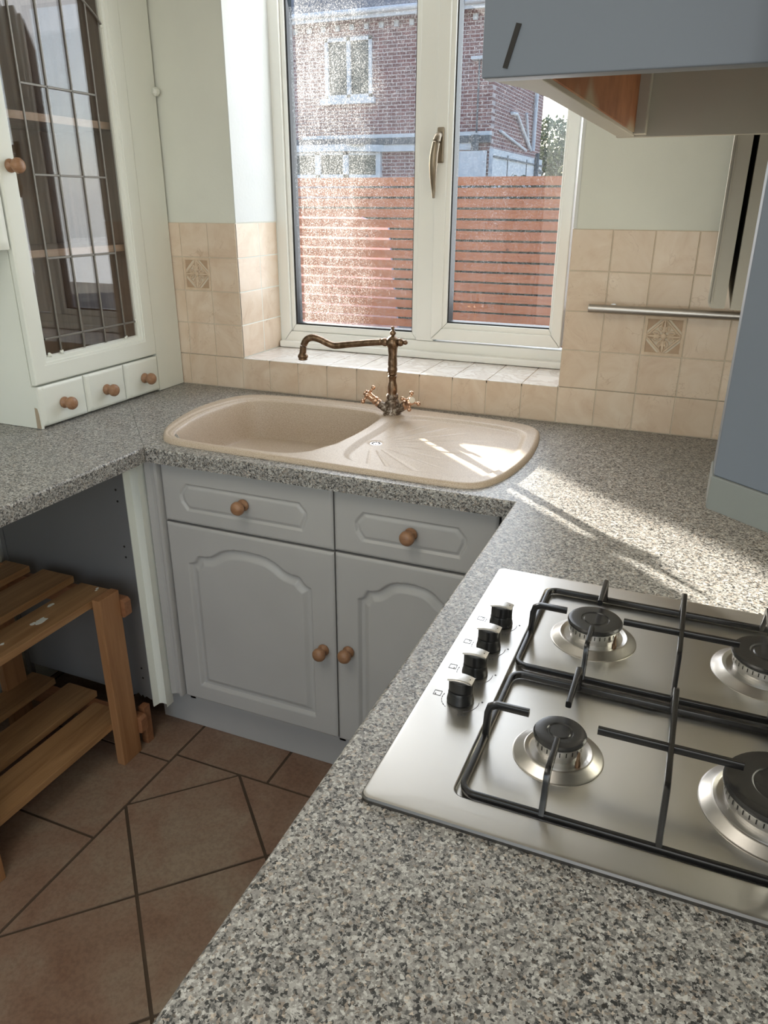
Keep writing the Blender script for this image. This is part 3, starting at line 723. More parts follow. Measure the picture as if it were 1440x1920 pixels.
def drawer_front(x0, x1, z0, z1, parent):
    a, b_, c, e = x0 + .052, x1 - .066, z0 + .036, z1 - .046
    PO = [(a, (c + e) / 2 + .006), (a + .004, e - .022), (a + .022, e), (b_ - .022, e), (b_ - .002, e - .022), (b_, (c + e) / 2), (b_ - .010, c + .012), (b_ - .014, c), (a + .020, c), (a + .004, c + .022)]
    def hf(X, Z):
        s = sdf(PO, X, Z); return .0045 * ss(s, -.001, .004) * (1 - ss(s, .006, .013)) + .0012 * ss(s, .004, .013)
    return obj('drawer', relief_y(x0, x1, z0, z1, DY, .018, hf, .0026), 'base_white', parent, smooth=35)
dA = drawer_front(-.8705, -.3885, .7085, .8635, bu); knob(dA, (-.6295, DY, .787), (0, -1, 0))
dB_ = drawer_front(-.3845, .002, .7105, .8655, bu); knob(dB_, (-.1935, DY, .786), (0, -1, 0))
d1 = door_front(-.8705, -.3885, .162, .702, bu); knob(d1, (-.4215, DY, .428), (0, -1, 0))
d2 = door_front(-.3845, .002, .162, .704, bu); knob(d2, (-.3520, DY, .440), (0, -1, 0))
pl = B(); box(pl, -1.02, .06, -.530, -.512, 0, .142, .002); plinth = obj('plinth', pl, 'base_white', None)
tag(plinth, 'painted plinth board below the sink cabinet doors', 'plinth')

# corner post and the end panel of the corner unit
cp_ = B()
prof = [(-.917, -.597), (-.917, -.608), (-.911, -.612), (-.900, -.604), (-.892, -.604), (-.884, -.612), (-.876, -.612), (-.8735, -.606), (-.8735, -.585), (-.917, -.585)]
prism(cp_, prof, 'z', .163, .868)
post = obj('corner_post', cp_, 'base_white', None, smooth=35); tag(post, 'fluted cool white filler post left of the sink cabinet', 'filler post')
cp_ = B(); pr = [(-.962, -.600), (-.960, -.640), (-.956, -.642), (-.952, -.622), (-.946, -.618), (-.930, -.618), (-.921, -.622), (-.9195, -.630), (-.9195, -.600)]
prism(cp_, pr, 'z', .125, .868)
post2 = obj('corner_post', cp_, 'white', None, smooth=35); tag(post2, 'chipped white timber filler post beside the grey end panel', 'filler post')
ep = thing('end_panel', 'grey end panel with screw holes under the left worktop', 'panel', (-1.2, -.6, .11))
pb = B(); pts = [(-1.466, .12), (-1.466, .870), (-.984, .870), (-.984, .110)]
xx = -.984
while xx > -1.10:
    xx -= random.uniform(.004, .012); pts.append((xx, .115 + random.uniform(-.004, .010)))
prism(pb, pts, 'y', -.604, -.588); obj('board', pb, 'grey_panel', ep)
pe = B(); pts = [(-.984, .868)]
zz_ = .868; L_ = []
while zz_ > .13:
    L_.append((-.965 + random.uniform(-.0035, .002) + (.006 if .7 < zz_ < .8 else 0), zz_)); zz_ -= random.uniform(.006, .02)
prism(pe, [(-.986, .868)] + L_ + [(-.970, .112), (-.986, .122)], 'y', -.612, -.600); obj('chipped_edge', pe, 'raw_edge', ep, label='chipped white raw edge strip')
for hx, hz in ((-1.0215, .7686), (-1.0203, .7363), (-1.019, .6049), (-1.0184, .573), (-1.0182, .2159), (-1.0176, .1827), (-1.40, .30)):
    obj('screw_hole', lathe(B(), [(0, 0), (.0032, 0), (.0032, .0012), (0, .0012)], (hx, -.6035, hz), (0, -1, 0), 10), 'dark', ep)
obj('rear_strip', bx(-1.484, -1.468, -.606, -.590, 0, .87), 'grey_panel', ep, label='narrow grey batten at the wall')

# carcass of the right run so that the worktop rests on something
rc = thing('base_cabinet', 'white base cabinet run under the hob worktop', 'cabinet', (.35, -1.6, 0))
cb = B(); box(cb, .075, .64, -2.60, -.62, .14, .872, .001); obj('carcass', cb, 'base_white', rc)
obj('plinth', bx(.115, .135, -2.60, -.53, 0, .145), 'base_white', rc)
for k, (a, b_) in enumerate(((-1.15, -.66), (-1.65, -1.155), (-2.15, -1.655), (-2.60, -2.155))):
    PO = [(a + .06, .22), (a + .06, .64), (b_ - .06, .64), (b_ - .06, .22)]
    dd = obj('door', relief_x(a, b_, .162, .702, .056, .018, lambda Y, Z: groove(sdf(PO, Y, Z)), .008, -1), 'base_white', rc, smooth=35)
    knob(dd, (.056, b_ - .04, .43), (-1, 0, 0))
    obj('drawer', relief_x(a, b_, .708, .864, .056, .018, lambda Y, Z: 0 * Y, .01, -1), 'base_white', rc, smooth=35)
obj('filler', bx(.008, .075, -.60, -.585, .14, .868), 'base_white', rc)
# end support of the left run
sp_ = bx(-1.49, -.93, -1.84, -1.82, 0, .872, .001); o = obj('support_panel', sp_, 'grey_panel', None); tag(o, 'grey support panel at the near end of the left worktop', 'panel')

# ------------------------------------------------------------------ slatted wooden shelf
be = thing('slatted_shelf', 'two-tier honey pine slatted shelf standing under the left worktop', 'shelf rack', (-1.24, -.98, 0))
def slat(x0, x1, zt, y1, seed):
    return obj('slat', bx(x0, x1, -1.262, y1, zt - .020, zt, .002), 'bench', be, smooth=35)
TS = [(-1.105, -1.006), (-1.262, -1.152), (-1.402, -1.312)]
s0 = None
for k, (a, b_) in enumerate(TS):
    s = slat(a, b_, .520, -.668 if k else -.690, k)
    if k == 0: s0 = s
for k, (a, b_) in enumerate([(-1.120, -1.004), (-1.258, -1.152), (-1.402, -1.312)]): slat(a, b_, .135, -.655 if k else -.700, k + 3)
pt_ = B()
for cx, cy, r, sx_ in ((-1.048, -.885, .014, .8), (-1.055, -.903, .006, 1), (-1.085, -.815, .009, .6), (-1.040, -.70, .004, 1), (-1.035, -.71, .003, 1), (-1.05, -1.0, .004, 1), (-1.055, -1.01, .003, 1), (-1.062, -1.005, .0025, 1)):
    vs = []
    for k in range(14):
        a = 2 * PI * k / 14; rr_ = r * random.uniform(.7, 1.15); vs.append((cx + rr_ * sx_ * math.cos(a), cy + rr_ * 1.3 * math.sin(a)))
    obj('paint_splash', prism(B(), vs, 'z', .5195, .5206), 'white', s0)
for y0, y1 in ((-.762, -.690), (-1.245, -1.173)):
    obj('leg', bx(-1.004, -.978, y0, y1, 0, .524, .002), 'bench_leg', be, smooth=35)
    obj('leg', bx(-1.412, -1.386, y0, y1, 0, .524, .002), 'bench_leg', be, smooth=35)
for zb_ in (.44, .06):
    for y0, y1 in ((-.690, -.664), (-1.27, -1.246)):
        t_ = B(); prism(t_, [(-1.415, zb_), (-.972, zb_), (-.966, zb_ + .006), (-.966, zb_ + .046), (-.974, zb_ + .054), (-1.415, zb_ + .054)], 'y', y0, y1, .002)
        obj('cross_rail', t_, 'bench_x', be, smooth=35)
t_ = B(); box(t_, -1.000, -.978, -.660, -.634, 0, .125, .002); obj('rear_stub', t_, 'bench_x', be, smooth=35)

# ------------------------------------------------------------------ glazed dresser cabinet
CX = -1.228
gc = thing('glazed_cabinet', 'white cabinet with leaded glass door and three small drawers on the left worktop', 'cabinet', (-1.36, -.37, WT))
cb = B()
box(cb, -1.496, CX - .020, -.612, -.594, WT + .001, 2.10); box(cb, -1.496, CX - .020, -.146, -.128, WT + .001, 2.10)
box(cb, -1.496, CX - .020, -.594, -.146, WT + .001, WT + .018); box(cb, -1.496, CX - .020, -.594, -.146, 1.020, 1.038); box(cb, -1.496, CX - .020, -.594, -.146, 2.082, 2.10)
box(cb, CX - .020, CX - .004, -.613, -.606, WT + .001, 1.022)
obj('carcass', cb, 'white', gc)
li = B(); box(li, -1.496, -1.488, -.594, -.146, 1.038, 2.082); box(li, -1.488, CX - .024, -.594, -.590, 1.038, 2.082); box(li, -1.488, CX - .024, -.150, -.146, 1.038, 2.082); box(li, -1.488, CX - .024, -.590, -.150, 1.038, 1.042)
obj('wood_lining', li, 'cabwood', gc, label='brown veneered interior')
for zs_ in (1.335, 1.652):
    obj('shelf', bx(-1.486, -1.262, -.589, -.151, zs_, zs_ + .018), ['cabwood'], gc)
    obj('shelf_edge', bx(-1.262, -1.258, -.589, -.151, zs_, zs_ + .018), 'cabwood_light', gc, label='pale wood shelf front edge')
ch = B(); prism(ch, [(CX - .021, WT + .002), (CX - .007, WT + .002), (CX - .008, WT + .040), (CX - .011, WT + .056), (CX - .019, WT + .058)], 'y', -.6142, -.6126)
obj('chipped_patch', ch, 'plasterspot', gc, label='bare chipped patch at the bottom corner')
# door: frame with opening
dy0, dy1, dz0, dz1 = -.6105, -.128, 1.0265, 2.085
oy0, oy1, oz0, oz1 = -.5515, -.1965, 1.0945, 2.00
def cab_frame():
    bm = B(); prof = [(0.0, 0.018), (0.0, .005), (.0045, .0005), (.006, 0.0)]          # outer edge: (inset, depth)
    loops = []
    for ins, dp in [(0, .018), (0, .005), (.002, .0015), (.007, 0)]:
        loops.append((dy0 + ins, dy1 - ins, dz0 + ins, dz1 - ins, dp))
    for ext, dp in [(.0225, 0), (.0215, .0015), (.016, .002), (.014, .0045), (.007, .006), (.004, .011), (0, .013), (0, .018)]:
        loops.append((oy0 - ext, oy1 + ext, oz0 - ext, oz1 + ext, dp))
    rings = []
    for a, b_, c, e, dp in loops: rings.append([bm.verts.new((CX - dp, y, z)) for y, z in ((a, c), (b_, c), (b_, e), (a, e))])
    for r0, r1 in zip(rings, rings[1:] + rings[:1]):
        for k in range(4): bm.faces.new((r0[k], r0[(k + 1) % 4], r1[(k + 1) % 4], r1[k]))
    return bm
gd = obj('door', cab_frame(), 'white', gc, smooth=20)
obj('glass_pane', bx(CX - .0135, CX - .0105, oy0 - .003, oy1 + .003, oz0 - .003, oz1 + .003), 'glass', gd)
lc = B(); xg = CX - .0095
V = [-.5015, -.4170, -.3325, -.2485]
for y in V: tube(lc, [(xg, y, oz0), (xg, y, oz1)], 0, 8, flat=(.0055, .004, 1, 0))
for z_, a, b_ in ((1.7285, V[0], V[3]), (1.5292, V[0], V[3]), (1.3330, V[0], V[3]), (1.1360, oy0, oy1)): tube(lc, [(xg, a, z_), (xg, b_, z_)], 0, 8, flat=(.004, .0055))
for s_ in (1, -1):
    arc = []
    for k in range(12):
        a = k / 11; y = -.374 + s_ * (.177 - .177 * a); arc.append((xg + .001, y, 1.8975 + .075 * math.sin(a * PI / 2) ** .8))
    tube(lc, arc, .0032, 8)
obj('lead_came', lc, 'leadcame', gd, label='grey lead strips over the glass')
pu = B()
for (y_, z_) in [(V[0], oz0), (V[3], oz0), (oy0 + .006, oz0), (oy1, 1.136), (oy1, 1.895)]:
    pu = B()
    for k in range(4): sphere(pu, (CX - .009 + random.uniform(-.001, .001), y_ + random.uniform(-.004, .004), z_ + random.uniform(-.002, .004)), random.uniform(.003, .0045), 8)
    obj('paint_blob', pu, 'white', gd)
knob(gd, (CX, -.580, 1.546), (1, 0, 0), 1.0)
for k, (a, b_) in enumerate(((-.6105, -.4475), (-.4440, -.2850), (-.2815, -.1285))):
    def hf(Y, Z, a=a, b_=b_):
        e = np.minimum(np.minimum(Y - a, b_ - Y), np.minimum(Z - (WT + .006), 1.0215 - Z)); return .0018 * (1 - ss(e, .010, .013)) * (Y < a + .016)
    dd = obj('drawer', relief_x(a, b_, WT + .006, 1.0215, CX, .018, hf, .003), 'white', gc, smooth=35)
    knob(dd, (CX, (-.531, -.3665, -.2005)[k], .966), (1, 0, 0), 1.0)
fp = thing('filler_panel', 'white filler panel between the glazed cabinet and the back wall', 'panel', (-1.235, -.06, WT))
obj('board', bx(-1.252, CX - .004, -.1262, -.003, WT + .001, 2.39, .001), 'white', fp)
lump = B(); t = B(); bmesh.ops.create_icosphere(t, subdivisions=3, radius=.0125)
for v in t.verts: v.co *= random.uniform(.80, 1.12); v.co.x *= .9
bmesh.ops.translate(t, verts=t.verts, vec=(CX + .003, -.010, 1.763)); merge(lump, t)
obj('plaster_lump', lump, 'white', fp, smooth=80)
# neighbouring wall cabinet, partly in view
nc = thing('wall_cabinet', 'plain white wall cabinet at the far left edge beside the glazed cabinet', 'cabinet', (-1.36, -.9, 1.36))
obj('carcass', bx(-1.496, CX - .022, -1.20, -.6165, 1.362, 2.10), 'white', nc)
obj('door', relief_x(-1.198, -.6175, 1.3605, 2.085, CX, .018, lambda Y, Z: 0 * Y, .01), 'white', nc, smooth=35)

# ------------------------------------------------------------------ right wall cabinets, hood housing
rc1 = thing('wall_cabinet', 'white wall cabinet on the right wall beyond the hood housing', 'cabinet', (.5, -.5, 1.345))
obj('carcass', bx(.3665, .643, -.965, -.004, 1.3445, 2.10, .001), 'cream_inner', rc1)
dp_ = [(.3605, -.962), (.3605, -.005), (.3375, -.005), (.3375, -.930), (.3385, -.945), (.3405, -.951), (.3415, -.9625), (.3425, -.965)]
bm_ = B(); pf = [(.3600, 0), (.3388, .0), (.3372, .007), (.3372, .5)]
# door seen on edge: bevelled bottom with a stepped moulding
sec = [(.3600, 1.3460), (.3450, 1.3455), (.3415, 1.3480), (.3396, 1.3530), (.3390, 1.3580), (.3390, 2.09), (.3600, 2.09)]
prism(bm_, sec, 'y', -.966, -.008)
box(bm_, .3392, .3412, -.9675, -.966, 1.354, 2.085, .0004); box(bm_, .3428, .3440, -.9675, -.966, 1.351, 2.085, .0004)
obj('door', bm_, 'cream_inner', rc1, smooth=35)
hh = thing('hood_housing', 'open-bottomed cooker hood housing painted blue-grey above the hob', 'hood', (.4, -1.24, 1.545))
HZ = 1.5445
bm_ = B(); box(bm_, .1805, .640, -1.500, -1.4820, HZ, 2.30, .0015); near = obj('near_panel', bm_, 'blue_grey', hh, smooth=35)
sl = B(); t = B(); bmesh.ops.create_cube(t, size=1)
def up_on(u, v): return None
prism(sl, [(.2020, 1.5742), (.2054, 1.5734), (.1978, 1.5492), (.1947, 1.5500)], 'y', -1.5006, -1.4995); obj('dark_mark', sl, 'dark', near, label='narrow dark mark')  # narrow dark mark laid on the near panel face
bm_ = B(); prism(bm_, [(.1835, -1.482), (.2160, -1.482), (.2258, -.978), (.2055, -.978), (.2005, -1.38), (.1965, -1.43)], 'z', HZ + .0005, 2.30, .001)
obj('front_panel', bm_, 'cream_inner', hh, smooth=35)
obj('panel_lining', prism(B(), [(.2164, -1.4815), (.2185, -1.4815), (.2278, -1.0005), (.2257, -1.0005)], 'z', HZ + .004, 2.30), 'lining', hh, label='bare orange-brown inner face with plaster')
obj('batten', bx(.2262, .2400, -1.000, -.978, HZ + .002, 2.30, .001), 'cream_inner', hh)
obj('far_panel', bx(.2040, .640, -.978, -.967, HZ, 2.30, .001), 'cream_inner', hh)
obj('top_board', bx(.2290, .640, -1.478, -.978, 2.05, 2.07), 'cream_inner', hh)
an = thing('angled_wall_cabinet', 'blue-grey wall cabinet end with a slanted side nearest the camera on the right', 'cabinet', (.5, -1.62, 1.30))
poly = [(.40, -1.502), (.3574, -1.548), (.3574, -1.578), (.62, -1.79), (.643, -1.79), (.643, -1.502)]
bm_ = B(); prism(bm_, poly, 'z', 1.3205, 2.30, .001); obj('carcass', bm_, 'blue_grey', an, smooth=35)
poly2 = [(.40, -1.502), (.3562, -1.548), (.3562, -1.5790), (.62, -1.7920), (.643, -1.7920), (.643, -1.502)]
bm_ = B(); prism(bm_, poly2, 'z', 1.2995, 1.3205, .001); obj('pelmet', bm_, 'warm_grey', an, smooth=35, label='grey-green pelmet strip along the bottom')
ur = thing('utensil_rail', 'satin steel utensil rail on the tiles right of the window', 'rail', (.34, -.02, 1.21))
bm_ = B(); lathe(bm_, [(0, 0), (.0098, 0), (.0106, .001), (.0106, .572), (.0098, .573), (0, .573)], (.0625, -.030, 1.2235), (1, 0, 0), 20)
obj('bar', bm_, 'rail', ur, smooth=40)
for x_ in (.12, .58): obj('bracket', lathe(B(), [(0, 0), (.011, 0), (.011, .003), (.005, .004), (.005, .024), (0, .024)], (x_, -.0005, 1.2235), (0, -1, 0), 16), 'rail', ur, smooth=40)

# ------------------------------------------------------------------ gas hob
hob = thing('gas_hob', 'stainless steel four-burner gas hob set into the right worktop', 'hob', (.34, -1.22, WT))
def rrect(x0, x1, y0, y1, r, n=6):
    p = []
    for cx, cy, a0 in ((x1 - r, y1 - r, 0), (x0 + r, y1 - r, 90), (x0 + r, y0 + r, 180), (x1 - r, y0 + r, 270)):
        for k in range(n + 1): a = math.radians(a0 + 90 * k / n); p.append((cx + r * math.cos(a), cy + r * math.sin(a)))
    return p
HX0, HX1, HY0, HY1 = .0885, .605, -1.5040, -.9445
RX0, RX1, RY0, RY1 = .1745, .577, -1.4655, -.9850
pb = B(); N_ = 6
loops = [(rrect(HX0, HX1, HY0, HY1, .010, N_), WT + .0005), (rrect(HX0, HX1, HY0, HY1, .010, N_), WT + .0040), (rrect(HX0 + .0015, HX1 - .0015, HY0 + .0015, HY1 - .0015, .009, N_), WT + .0062), (rrect(HX0 + .005, HX1 - .005, HY0 + .005, HY1 - .005, .007, N_), WT + .0070),
         (rrect(RX0 - .0012, RX1 + .0012, RY0 - .0012, RY1 + .0012, .013, N_), WT + .0070), (rrect(RX0, RX1, RY0, RY1, .012, N_), WT + .0064), (rrect(RX0 + .0022, RX1 - .0022, RY0 + .0022, RY1 - .0022, .010, N_), WT + .0022), (rrect(RX0 + .004, RX1 - .004, RY0 + .004, RY1 - .004, .009, N_), WT + .0018)]
rings = [[pb.verts.new((x, y, z)) for x, y in lp] for lp, z in loops]
for a, b_ in zip(rings[2:], rings[3:]):
    for k in range(len(a)): pb.faces.new((a[k], a[(k + 1) % len(a)], b_[(k + 1) % len(a)], b_[k]))
pb.faces.new(rings[-1])
rm_ = B(); rr_ = [[rm_.verts.new((x, y, z)) for x, y in lp] for lp, z in loops[:3]]; rm_.faces.new(rr_[0][::-1])
for a, b_ in zip(rr_, rr_[1:]):
    for k in range(len(a)): rm_.faces.new((a[k], a[(k + 1) % len(a)], b_[(k + 1) % len(a)], b_[k]))
obj('rim', rm_, 'steel_edge', hob, smooth=25, label='dark rolled steel edge')
for v in rings[0] + rings[1]: pb.verts.remove(v)
obj('plate', pb, 'steel', hob, smooth=25)
PZ = WT + .0018
def burner(cx, cy, rb, rc):
    ring = B(); lathe(ring, [(0, 0), (rb, 0), (rb, .0008), (rb - .002, .0014), (rb - .011, .0075), (rb - .013, .0082), (rc + .006, .0068), (rc + .004, .006), (0, .006)], (cx, cy, PZ), (0, 0, 1), 56)
    o = obj('burner', ring, 'steel_ring', hob, smooth=30)
    hd_ = B(); pr_ = [(0, .006), (rc - .004, .006), (rc - .004, .012), (rc - .001, .0135), (rc - .001, .0235), (rc - .004, .0255), (0, .0255)]
    lathe(hd_, pr_, (cx, cy, PZ), (0, 0, 1), 48)
    obj('burner_head', hd_, 'alu', o, smooth=30)
    sl_ = B(); ns = int(rc * 900)
    for k in range(ns):
        a = 2 * PI * k / ns; c_, s_ = math.cos(a), math.sin(a); r_ = rc - .0009; wv = Vector((-s_, c_, 0)) * .0006
        p_ = Vector((cx + r_ * c_, cy + r_ * s_, PZ + .0170)); vs = [sl_.verts.new(p_ + wv * sa + Vector((c_ * .0002, s_ * .0002, sb_))) for sa, sb_ in ((-1, 0), (1, 0), (1, .0055), (-1, .0055))]; sl_.faces.new(vs)
    obj('flame_slots', sl_, 'dark', o)
    cp = B(); lathe(cp, [(0, .0255), (rc + .0005, .0255), (rc + .0022, .0270), (rc + .0022, .0290), (rc + .0005, .0312), (rc - .004, .0320), (rc * .55, .0318), (rc * .51, .0306), (rc * .45, .0306), (rc * .41, .0316), (0, .0316)], (cx, cy, PZ), (0, 0, 1), 48)
    obj('burner_cap', cp, 'cap', o, smooth=30)
    ig = B(); a = math.radians(-38); px_, py_ = cx + (rc + .004) * math.cos(a), cy + (rc + .004) * math.sin(a)
    lathe(ig, [(0, .006), (.0030, .006), (.0030, .012), (.0022, .014), (.0014, .024), (0, .026)], (px_, py_, PZ), (0, 0, 1), 10); obj('igniter', ig, 'bronze', o, smooth=40)
burner(.2620, -1.1020, .0575, .0345); burner(.2615, -1.3590, .0490, .0262); burner(.4780, -1.1020, .0650, .0420); burner(.4780, -1.3590, .0735, .0520)
def support(x0, x1, y0, y1, near):
    zf = PZ + .0055; zt = PZ + .0480; fb = B()
    lp = rrect(x0, x1, y0, y1, .014, 6); tube(fb, [(x, y, zf) for x, y in lp], 0, 10, closed=True, flat=(.0065, .008))
    o = obj('pan_support', fb, 'enamel', hob, smooth=50)
    yc = -1.1380 if not near else -1.3770; xc = (x0 + x1) / 2
    def bar(pts, nm='support_finger'): bb_ = B(); tube(bb_, catmull(pts, 4, False), 0, 10, flat=(.0066, .0085, 0, 1)); obj(nm, bb_, 'enamel', o, smooth=50)
    def fing(p, dirv, length, reach):
        p = Vector(p); dv = Vector(dirv)
        pts = [p + Vector((0, 0, zf)), p + dv * (reach * .55) + Vector((0, 0, zf + .018)), p + dv * reach + Vector((0, 0, zt - .003)), p + dv * (reach + .006) + Vector((0, 0, zt)), p + dv * length + Vector((0, 0, zt))]
        def b2():
            bb_ = B(); q_ = []
            for a, b_ in zip(pts, pts[1:]): q_ += [a.lerp(b_, k / 3) for k in range(3)]
            q_.append(pts[-1])
            tube(bb_, q_, 0, 10, flat=(.0066, .0085, dirv[0], dirv[1])); obj('support_finger', bb_, 'enamel', o, smooth=50)
        b2()
    for bxc in (.2640, .4775):
        fing((bxc, y1, 0), (0, -1, 0), (y1 + (1.085 if not near else 1.332)), .022); fing((bxc, y0, 0), (0, 1, 0), (-(1.158 if not near else 1.397) - y0), .012)
    # side posts stand upright then reach inward
    for sx0, sg in ((x0, 1), (x1, -1)):
        bb_ = B(); ys0 = yc + .014; q_ = [Vector((sx0, ys0, zf - .002)), Vector((sx0 + sg * .001, ys0, zt - .012)), Vector((sx0 + sg * .003, ys0, zt - .004)), Vector((sx0 + sg * .010, ys0, zt)), Vector((sx0 + sg * .046, ys0, zt))]
        tube(bb_, q_, 0, 10, flat=(.0066, .0085, sg, 0)); obj('support_finger', bb_, 'enamel', o, smooth=50)
    bb_ = B(); tube(bb_, [(.300, yc + .014, zt), (.440, yc + .014, zt)], 0, 10, flat=(.0066, .0085)); obj('cross_bar', bb_, 'enamel', o, smooth=50)
    bb_ = B(); q_ = [Vector((xc - .0005, y1, zf)), Vector((xc - .0005, y1 - .010, zf + .022)), Vector((xc - .0005, y1 - .022, zt - .002)), Vector((xc - .0005, y1 - .028, zt)), Vector((xc - .0005, yc, zt)), Vector((xc - .0005, y0 + .040, zt)), Vector((xc - .0005, y0 + .034, zt - .002)), Vector((xc - .0005, y0 + .012, zf + .012)), Vector((xc - .0005, y0, zf))]
    tube(bb_, q_, 0, 10, flat=(.0066, .0085, 0, 1)); obj('centre_bar', bb_, 'enamel', o, smooth=50)
support(.1800, .5640, -1.2130, -.9915, False); support(.1815, .5640, -1.4590, -1.2330, True)
kz = WT + .0070
for k, ky in enumerate((-1.1215, -1.1880, -1.2530, -1.3140)):
    kx = .1365
    kb = B(); lathe(kb, [(0, 0), (.0150, 0), (.0165, .002), (.0160, .006), (.0150, .010), (.0152, .013), (.0140, .016), (0, .016)], (kx, ky, kz), (0, 0, 1), 32)
    ko = obj('control_knob', kb, 'knobblack', hob, smooth=40)
    gp = B(); prism(gp, [(kx + .0150 * math.cos(a), ky + .0125 * math.sin(a)) for a in [2 * PI * j / 24 for j in range(24)]], 'z', kz + .012, kz + .0306, .0012)
    obj('knob_grip', gp, 'knobblack', ko, smooth=40)
    tp = B(); t = B(); R_ = .0152
    n_ = 10; vs0 = []
    for j in range(n_ + 1):
        u = -1 + 2 * j / n_; xk = kx + u * R_; half = .0090 * math.sqrt(max(0, 1 - .12 * u * u)); zz_ = kz + .0335 - .0026 * u * u
        vs0.append([t.verts.new((xk, ky - half, zz_ - .0012)), t.verts.new((xk, ky - half * .8, zz_)), t.verts.new((xk, ky + half * .8, zz_)), t.verts.new((xk, ky + half, zz_ - .0015)), t.verts.new((xk, ky + half, kz + .0300)), t.verts.new((xk, ky - half, kz + .0300))])
    for a, b_ in zip(vs0, vs0[1:]):
        for j in range(6): t.faces.new((a[j], a[(j + 1) % 6], b_[(j + 1) % 6], b_[j]))
    t.faces.new(vs0[0]); t.faces.new(vs0[-1][::-1]); merge(tp, t); obj('knob_top', tp, 'alu', ko, smooth=35, label='silver top bar')
    dt = B(); lathe(dt, [(0, 0), (.0011, 0), (.0011, .0003), (0, .0003)], (kx + .0105, ky, kz + .0320), (0, 0, 1), 10); obj('knob_dot', dt, 'dark', ko)
    mk = B(); z_ = kz + .0001; z2 = kz + .0003
    sx_, sy_ = kx - .030, ky + .004; s_ = .0048; th = .0003
    box(mk, sx_ - s_, sx_ + s_, sy_ - s_, sy_ - s_ + th * 2, z_, z2); box(mk, sx_ - s_, sx_ + s_, sy_ + s_ - th * 2, sy_ + s_, z_, z2); box(mk, sx_ - s_, sx_ - s_ + th * 2, sy_ - s_, sy_ + s_, z_, z2); box(mk, sx_ + s_ - th * 2, sx_ + s_, sy_ - s_, sy_ + s_, z_, z2)
    ddx, ddy = ((1, 1), (1, 1), (1, -1), (-1, -1))[k]; box(mk, sx_ + ddx * .0022 - .0008, sx_ + ddx * .0022 + .0008, sy_ + ddy * .0022 - .0008, sy_ + ddy * .0022 + .0008, z_, z2)
    def arc(a0, a1, r, w_, dash):
        n2 = 16
        for j in range(n2):
            if dash and j % 3 == 2: continue
            b0, b1 = math.radians(a0 + (a1 - a0) * j / n2), math.radians(a0 + (a1 - a0) * (j + 1) / n2)
            prism(mk, [(kx + (r - w_) * math.cos(b0), ky + (r - w_) * math.sin(b0)), (kx + (r + w_) * math.cos(b0), ky + (r + w_) * math.sin(b0)), (kx + (r + w_) * math.cos(b1), ky + (r + w_) * math.sin(b1)), (kx + (r - w_) * math.cos(b1), ky + (r - w_) * math.sin(b1))], 'z', z_, z2)
    arc(165, 235, .0225, .0004, True); arc(-65, 10, .0225, .0003, False)
    lathe(mk, [(0, 0), (.0012, 0), (.0012, .0003), (0, .0003)], (kx + .0255, ky + .006, z_), (0, 0, 1), 8)
    for a in (-80, -72, -64): prism(mk, [(kx + .026 * math.cos(math.radians(a)), ky + .026 * math.sin(math.radians(a))), (kx + .0295 * math.cos(math.radians(a)), ky + .0295 * math.sin(math.radians(a))), (kx + .0295 * math.cos(math.radians(a + 3)), ky + .0295 * math.sin(math.radians(a + 3)))], 'z', z_, z2)
    obj('printed_marks', mk, 'mark', hob, label='fine printed dial marks and burner symbol')

# ------------------------------------------------------------------ outside
gd_ = st('ground', bx(-40, 25, .37, 60, -.25, -.15), 'ground'); tag(gd_, 'paved garden ground outside the window', 'ground')
fe = thing('fence', 'red-stained horizontal slat fence across the garden', 'fence', (-2.8, 6.0, -.15))
for k in range(18):
    z1 = 1.712 - .1035 * k
    o = obj('slat', bx(-7.5, 2.2, 6.0, 6.018, z1 - .0825, z1, .002), 'fence', fe)
    o.rotation_euler = (0, random.uniform(-.0006, .0006), 0)
for x_ in (-7.0, -5.2, 1.2): obj('post', bx(x_, x_ + .08, 6.02, 6.10, -.15, 1.68), 'fence', fe)
wpn = B(); prism(wpn, [(-4.9, -.15), (-4.9, 1.31), (-3.75, 1.31), (-3.36, 1.20), (-3.20, -.15)], 'y', 6.95, 7.0)
o = obj('sheet_panel', wpn, 'palesheet', None); tag(o, 'pale blue-white sheet seen through the gaps of the fence', 'panel')
wpn = B(); prism(wpn, [(2.2, -.15), (2.2, 2.0), (-1, 2.0), (-1, -.15)], 'y', 8, 8.05)
# house
HYF = 16.0; HXR = -4.63; HXL = -13.0
hs_ = thing('brick_house', 'two-storey red brick house with white gutter and bay window beyond the fence', 'house', (-8.8, 18.5, -.15))
def wall_with_hole(bm, x0, x1, z0, z1, hx0, hx1, hz0, hz1, y0, y1):
    box(bm, x0, hx0, y0, y1, z0, z1); box(bm, hx1, x1, y0, y1, z0, z1); box(bm, hx0, hx1, y0, y1, z0, hz0); box(bm, hx0, hx1, y0, y1, hz1, z1)
bm_ = B(); wall_with_hole(bm_, HXL, HXR - .001, -.15, 5.25, -8.66, -7.48, 3.68, 4.92, HYF, HYF + .25); obj('front_wall', bm_, 'brick', hs_)
obj('side_wall', bx(HXR - .25, HXR, HYF + .26, 21.2, -.15, 5.25), 'brick_side', hs_)
obj('rear_wall', bx(HXL, HXR - .26, 21.0, 21.2, -.15, 5.25), 'brick', hs_)
bm_ = B(); prism(bm_, [(HYF - .35, 5.36), (18.6, 7.4), (21.5, 5.36)], 'x', HXL - .2, HXR + .2); obj('roof', bm_, 'slate', hs_)
